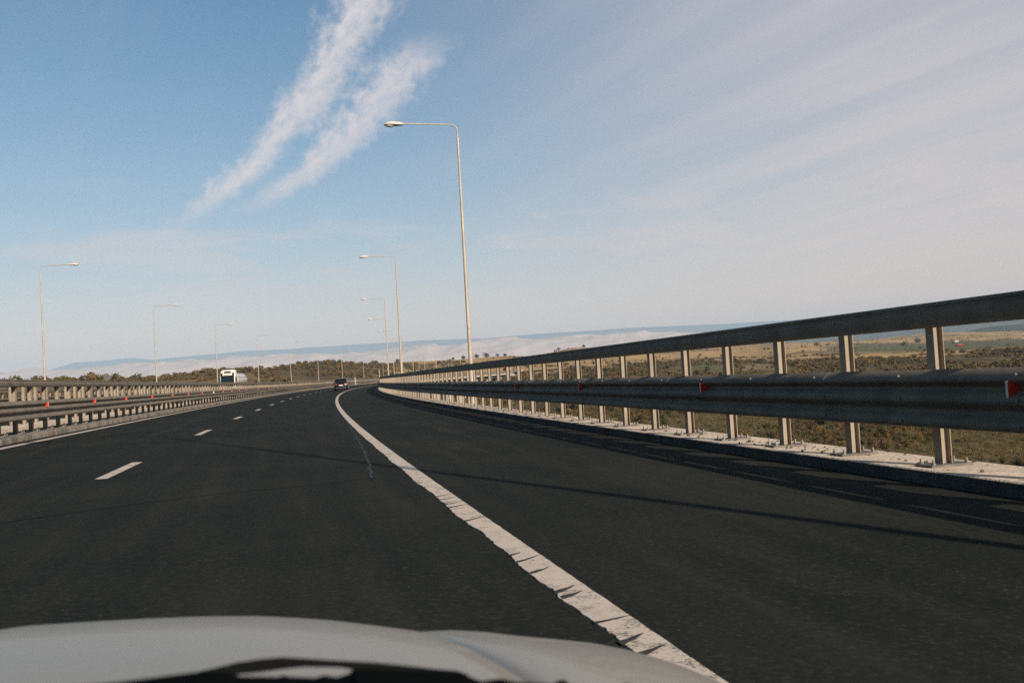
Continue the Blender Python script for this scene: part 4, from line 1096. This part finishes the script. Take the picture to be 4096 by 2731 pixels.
# ------------------------------------------------------------------ small things along the road
def sign_disc():
    c = at(428, 1509, 131.0); root = empty('round_sign', (c[0], c[1], c[2]-3.2)); tag(root, 'dark back of a round road sign above the left guardrails', 'road sign')
    inv = Matrix.Translation(-root.location); nv = Vector((-math.sin(.12), math.cos(.12), 0))
    b = MB(); b.disc(tuple(c), nv, .46, 28, 0, .02); o = b.build('sign_disc', M['sign_back']); o.parent = root; o.matrix_parent_inverse = inv
    p = Vector(c)+nv*.05
    b = MB(); b.tube([p+Vector((0, 0, .3)), p+Vector((0, 0, -4.2))], .035, 8); o = b.build('sign_pole', M['plate']); o.parent = root; o.matrix_parent_inverse = inv
    b = MB()
    for dz in (-.2, .2): b.box((c[0]-nv.x*.03, c[1]-nv.y*.03-.0, c[2]+dz), (.5, .03, .05))
    o = b.build('clamp_bars', M['plate']); o.parent = root; o.matrix_parent_inverse = inv
sign_disc()
def marker(px, py0, py1, d, label):
    a = at(px, py1, d); h = (py1-py0)/F*d
    b = MB(); b.tube([(a[0], a[1], a[2]-1.2), (a[0]-.02*h, a[1], a[2]+h*.8), (a[0]-.03*h, a[1], a[2]+h)], [.09, .085, .05], 8)
    tag(b.build('marker_post', M['lamp_shell']), label, 'post', 'white marker posts')
marker(1519, 1475, 1510, 300, 'leaning white marker post beside a lamp post where the road bends out of sight')
marker(1421, 1507, 1518, 240, 'short white marker post showing over the left guardrail behind the navy car')
# wire netting hung in the gap between the two decks
def netting(s, o, w, h, z, label):
    b = MB(); st = .11; n = int(w/st); m_ = int(h/st)
    def P(i, j): return pt(s+i*st*.35, o-i*st*.9, z+j*st*1.25+.02*math.sin(i*1.7+j))
    for i in range(-m_, n):
        for sg in (1, -1):
            q = [P(i+j if sg > 0 else i+m_-j, j) for j in range(m_+1) if 0 <= (i+j if sg > 0 else i+m_-j) <= n]
            if len(q) > 1: b.tube(q, .011, 4, cap=False)
    tag(b.build('wire_netting', M['wire']), label, 'netting', 'pieces of wire netting between the decks')
netting(22.6, -7.35, 1.1, 1.25, .12, 'torn diamond wire netting hanging between the left guardrails at the picture edge')
netting(25.0, -7.45, .5, 1.2, .12, 'narrow strip of wire netting tied to the second post of the left guardrail')
# grit and moss lying on the sunlit kerb walk
b = MB()
for i in range(520):
    s = 4.5+abs(random.gauss(0, 11)); cl = math.sin(s*1.9)+math.sin(s*.73)
    if random.random() > .45+.3*cl: continue
    o_ = random.choice([random.uniform(5.42, 6.05), random.gauss(5.66, .2)]); r_ = random.uniform(.004, .02)*(1 if random.random() < .9 else 1.8)
    c = pt(s, min(6.05, max(5.42, o_)), .130); b.sphere((c[0], c[1], c[2]+r_*.4), (r_*random.uniform(.7, 1.5), r_, r_*.65), 5, 3)
tag(b.build('gravel', M['grit']), 'dark grit and crumbs of moss on the sunlit kerb walk', 'grit', kind='stuff')
# buildings in the distant fields
def house(px, py, d, w, l, h, label, turn=0.0):
    v = ray(px, py); k = d/math.hypot(v[0], v[1]); x, y = (v*k)[:2]; z = float(ground(np.array([x]), np.array([y]))[0])
    z = max(z, CAM[2]+v[2]*k); root = empty('house', (x, y, z), turn); tag(root, label, 'house', 'white houses in the fields')
    b = MB(); b.box((0, 0, h/2-1), (l, w, h+2)); b.build('wall', M['house_wall'], root)
    b = MB(); e = .4; hw = w/2+e; hl = l/2+e
    b.add([(-hl, -hw, h), (hl, -hw, h), (hl, hw, h), (-hl, hw, h), (-hl, 0, h+w*.32), (hl, 0, h+w*.32)], [(0, 1, 5, 4), (2, 3, 4, 5), (1, 2, 5), (3, 0, 4), (3, 2, 1, 0)]); b.build('roof', M['roof'], root)
    for x_ in (-l*.25, l*.2):
        b = MB(); b.box((x_, -w/2-.02, h*.55), (1.1, .06, 1.2)); b.build('window', M['glass_dark'], root)
house(3731, 1386, 2000, 6, 8, 3.4, 'small white house half hidden by the nearest tall rail post, left of it', .2)
house(3826, 1383, 2050, 4.5, 7, 2.4, 'long low white house just right of the nearest tall rail post', -.3)
def red_trailer():
    v = ray(3843, 1399); d = 1500; k = d/math.hypot(v[0], v[1]); x, y = (v*k)[:2]; z = max(float(ground(np.array([x]), np.array([y]))[0]), CAM[2]+v[2]*k)
    root = empty('farm_trailer', (x, y, z), -.55); tag(root, 'bright red trailer parked in the distant green field', 'trailer')
    b = MB(); b.box((0, 0, 1.75), (6.2, 2.4, 2.1)); b.build('body', M['red_paint'], root, bevel=.05)
    b = MB(); b.box((-4.2, 0, 1.2), (1.7, 1.9, 1.9)); b.build('tractor_cab', M['black'], root, bevel=.15)
    for x_ in (-4.4, -1.6, 1.8):
        for sx in (-1, 1):
            b = MB(); b.tube([(x_, sx*.95, .5), (x_, sx*1.25, .5)], .5, 14); b.build('wheel', M['rubber'], root)
red_trailer()
# ------------------------------------------------------------------ sun, sky, haze, camera
SUN_EL, SUN_AZ = 22.0, 160.0
sd = Vector((math.sin(R(SUN_AZ))*math.cos(R(SUN_EL)), math.cos(R(SUN_AZ))*math.cos(R(SUN_EL)), math.sin(R(SUN_EL))))
l = bpy.data.lights.new('sun', 'SUN'); l.energy = 5.0; l.angle = R(.53); l.color = (1.0, .85, .69)
lo = bpy.data.objects.new('sun', l); COL.objects.link(lo); lo.rotation_euler = sd.to_track_quat('Z', 'Y').to_euler(); lo.location = (20, -60, 40)

W = bpy.data.worlds.new('World'); SC.world = W; W.use_nodes = True; t = W.node_tree
bg = t.nodes['Background']; sk = t.nodes.new('ShaderNodeTexSky'); sk.sky_type = 'NISHITA'; sk.sun_disc = False
sk.sun_elevation = R(SUN_EL); sk.sun_rotation = R(SUN_AZ); sk.air_density = 1.0; sk.dust_density = .6; sk.ozone_density = 2.0; sk.altitude = 300
d = coord(t, 'Generated'); dx, dy, dz = sepxyz(t, d)
sky = mix(t, 1.0, (0, 0, 0), N(t, sk.outputs[0]))
mm = t.nodes.new('ShaderNodeMix'); mm.data_type = 'RGBA'; mm.blend_type = 'MULTIPLY'; mm.inputs[0].default_value = 1
t.links.new(sk.outputs[0], mm.inputs[6]); mm.inputs[7].default_value = (.17, .55, .66, 1); sky = N(t, mm.outputs[2])
# two old contrails, drawn across directions of the sky
C0 = ray(700*1.7415, 260*1.7415); C0 = C0/np.linalg.norm(C0)
E1 = np.cross(C0, [0, 0, 1]); E1 /= np.linalg.norm(E1); E2 = np.cross(E1, C0)
def gno(px, py):
    v = ray(px*1.7415, py*1.7415); k = v@C0; return (v@E1)/k, (v@E2)/k
dc = dot(t, d, C0).max(.05); gx = dot(t, d, E1)/dc; gy = dot(t, d, E2)/dc
G2 = combine(t, gx, gy, 0.0)
def trail(center, widths, fade, seed, strength):
    P_ = np.array([gno(*q) for q in center]); cf = np.polyfit(P_[:, 1], P_[:, 0], 3)
    wy = np.array([gno(*q[0])[1] for q in widths]); wv = np.array([q[1]*1.7415/F for q in widths]); wf = np.polyfit(wy, wv, 2)
    xc = ((gy*float(cf[0])+float(cf[1]))*gy+float(cf[2]))*gy+float(cf[3])
    w = ((gy*float(wf[0])+float(wf[1]))*gy+float(wf[2])).max(.004)
    off = combine(t, gx, gy*1.0, seed)
    n1 = noise(t, off, 26, 4, .55); n2 = noise(t, off, 85, 5, .6)
    n3 = noise(t, combine(t, gx*1.6-gy*.9, gx*.35+gy*.9, seed+4), 60, 6, .65)
    u = (gx-xc)/w+(n1-.5)*2.0+(n2-.5)*1.5+(n3-.5)*1.1
    f0, f1 = gno(*fade[0])[1], gno(*fade[1])[1]
    a = (u.abs()).step(1.55, .05)*gy.step(f0, f1)
    return a*(n3.step(.25, .7, .62, 1.0))*strength, u
ta, ua = trail([(890, -120), (848, 0), (775, 120), (712, 215), (650, 300), (570, 395), (495, 460), (430, 495)], [((850, 0), 62), ((700, 220), 50), ((560, 400), 46), ((430, 490), 34)], [(380, 560), (600, 400)], 3.0, .98)
tb, ub = trail([(1010, 60), (965, 120), (890, 200), (815, 290), (735, 370), (650, 440), (580, 478), (545, 490)], [((960, 120), 66), ((850, 250), 58), ((720, 390), 52), ((580, 478), 34)], [(530, 515), (720, 400)], 7.0, .92)
tb = tb*gy.step(gno(1000, 60)[1], gno(960, 170)[1])
# faint continuations low down and the high veil on the right
pz = dz.max(.03)+.06
cxy = combine(t, dx/pz, dy/pz, 0.0)
# the veil's streaks follow one direction of the cloud layer
def layer(px, py):
    v = ray(px*1.7415, py*1.7415); v = v/np.linalg.norm(v); k = max(v[2], .03)+.06; return np.array([v[0]/k, v[1]/k])
_a, _b = layer(1450, 600), layer(2300, 370); _t = math.atan2(*(_b-_a)[::-1])
ca, sa = math.cos(_t), math.sin(_t)
sx_ = (dx/pz)*ca+(dy/pz)*sa; sy_ = (dx/pz)*(-sa)+(dy/pz)*ca
str1 = noise(t, combine(t, sx_*.22, sy_*2.2, 2.0), 1.5, 6, .55, .5); str2 = noise(t, combine(t, sx_*.5, sy_*1.2, 9.0), .8, 4, .5, .3)
az_right = dot(t, d, (math.cos(.23), -math.sin(.23), 0))       # -.45 left edge … +.48 right edge
veil = (az_right+dz*.25).step(-.12, .46)*.82*(str1*.7+str2*.3).step(.28, .68, .60, 1.0)
thin = (str1*.6+str2*.4).step(.50, .76)*.14
low = (noise(t, combine(t, gx*.45, gy*2.2, 5.0), 9, 5, .55)).step(.50, .66)*dz.step(.06, .13)*dz.step(.24, .15)*.40
cover = 1-(1-veil)*(1-thin)*(1-low)
cloud = mix(t, dz.step(0, .4), (5.0, 4.6, 4.65), (4.3, 4.0, 4.25))
sky = mix(t, cover, sky, cloud)
# pale murk towards the horizon
front = dot(t, d, (math.sin(.25), math.cos(.25), 0)).step(.25, .8, .28, 1.0)     # murk and sky dimmed behind and beside, to cut ambient light
up = dz.step(.42, .8, 1.0, .5)  # unseen sky overhead dimmed too, for less fill on shaded sides
mk = (dz.max(0.0)*-6.4).exp()*.97*front
sky = mix(t, mk, sky, (5.9, 5.0, 4.55))
sky = mix(t, 1-(1-ta)*(1-tb), sky, (5.2, 4.85, 4.95))
sky = mix(t, (dz.max(0.0)*-20.0).exp()*front*.9, sky, (11.4, 6.6, 4.0))
vs_ = t.nodes.new('ShaderNodeVectorMath'); vs_.operation = 'SCALE'; t.links.new(sky.k, vs_.inputs[0]); t.links.new((up*front.step(.28, 1.0, .62, 1.0)).k, vs_.inputs['Scale'])
sky = N(t, vs_.outputs[0])
t.links.new(sky.k, bg.inputs['Color']); bg.inputs['Strength'].default_value = .1

if HAZE:
    m = bpy.data.materials.new('haze_air'); m.use_nodes = True; tt = m.node_tree; tt.nodes.remove(tt.nodes['Principled BSDF'])
    v = tt.nodes.new('ShaderNodeVolumePrincipled'); v.inputs['Color'].default_value = (.56, .77, 1.0, 1); v.inputs['Density'].default_value = HAZE; v.inputs['Anisotropy'].default_value = -.13
    tt.links.new(v.outputs[0], tt.nodes['Material Output'].inputs['Volume'])
    b = MB(); b.box((0, 0, 410), (55000, 55000, 1230)); hz_ = b.build('haze', m); tag(hz_, 'thin bluish air between the viewer and the far hills', 'haze', kind='stuff')

cam = bpy.data.cameras.new('camera'); co = bpy.data.objects.new('camera', cam); COL.objects.link(co)
cam.sensor_width = 36; cam.lens = F/4096*36; cam.clip_start = .05; cam.clip_end = 120000
co.matrix_world = Matrix(((RT[0], UP[0], -FW[0], CAM[0]), (RT[1], UP[1], -FW[1], CAM[1]), (RT[2], UP[2], -FW[2], CAM[2]), (0, 0, 0, 1)))
cam.dof.use_dof = True; cam.dof.focus_distance = 45; cam.dof.aperture_fstop = 8.0
SC.camera = co
SC.view_settings.view_transform = 'Standard'; SC.view_settings.look = 'None'; SC.view_settings.exposure = .5; SC.view_settings.gamma = 1.0
SC.render.engine = 'CYCLES'; SC.cycles.max_bounces = 6; SC.cycles.diffuse_bounces = 3; SC.cycles.glossy_bounces = 3; SC.cycles.volume_bounces = 0
SC.cycles.use_denoising = False
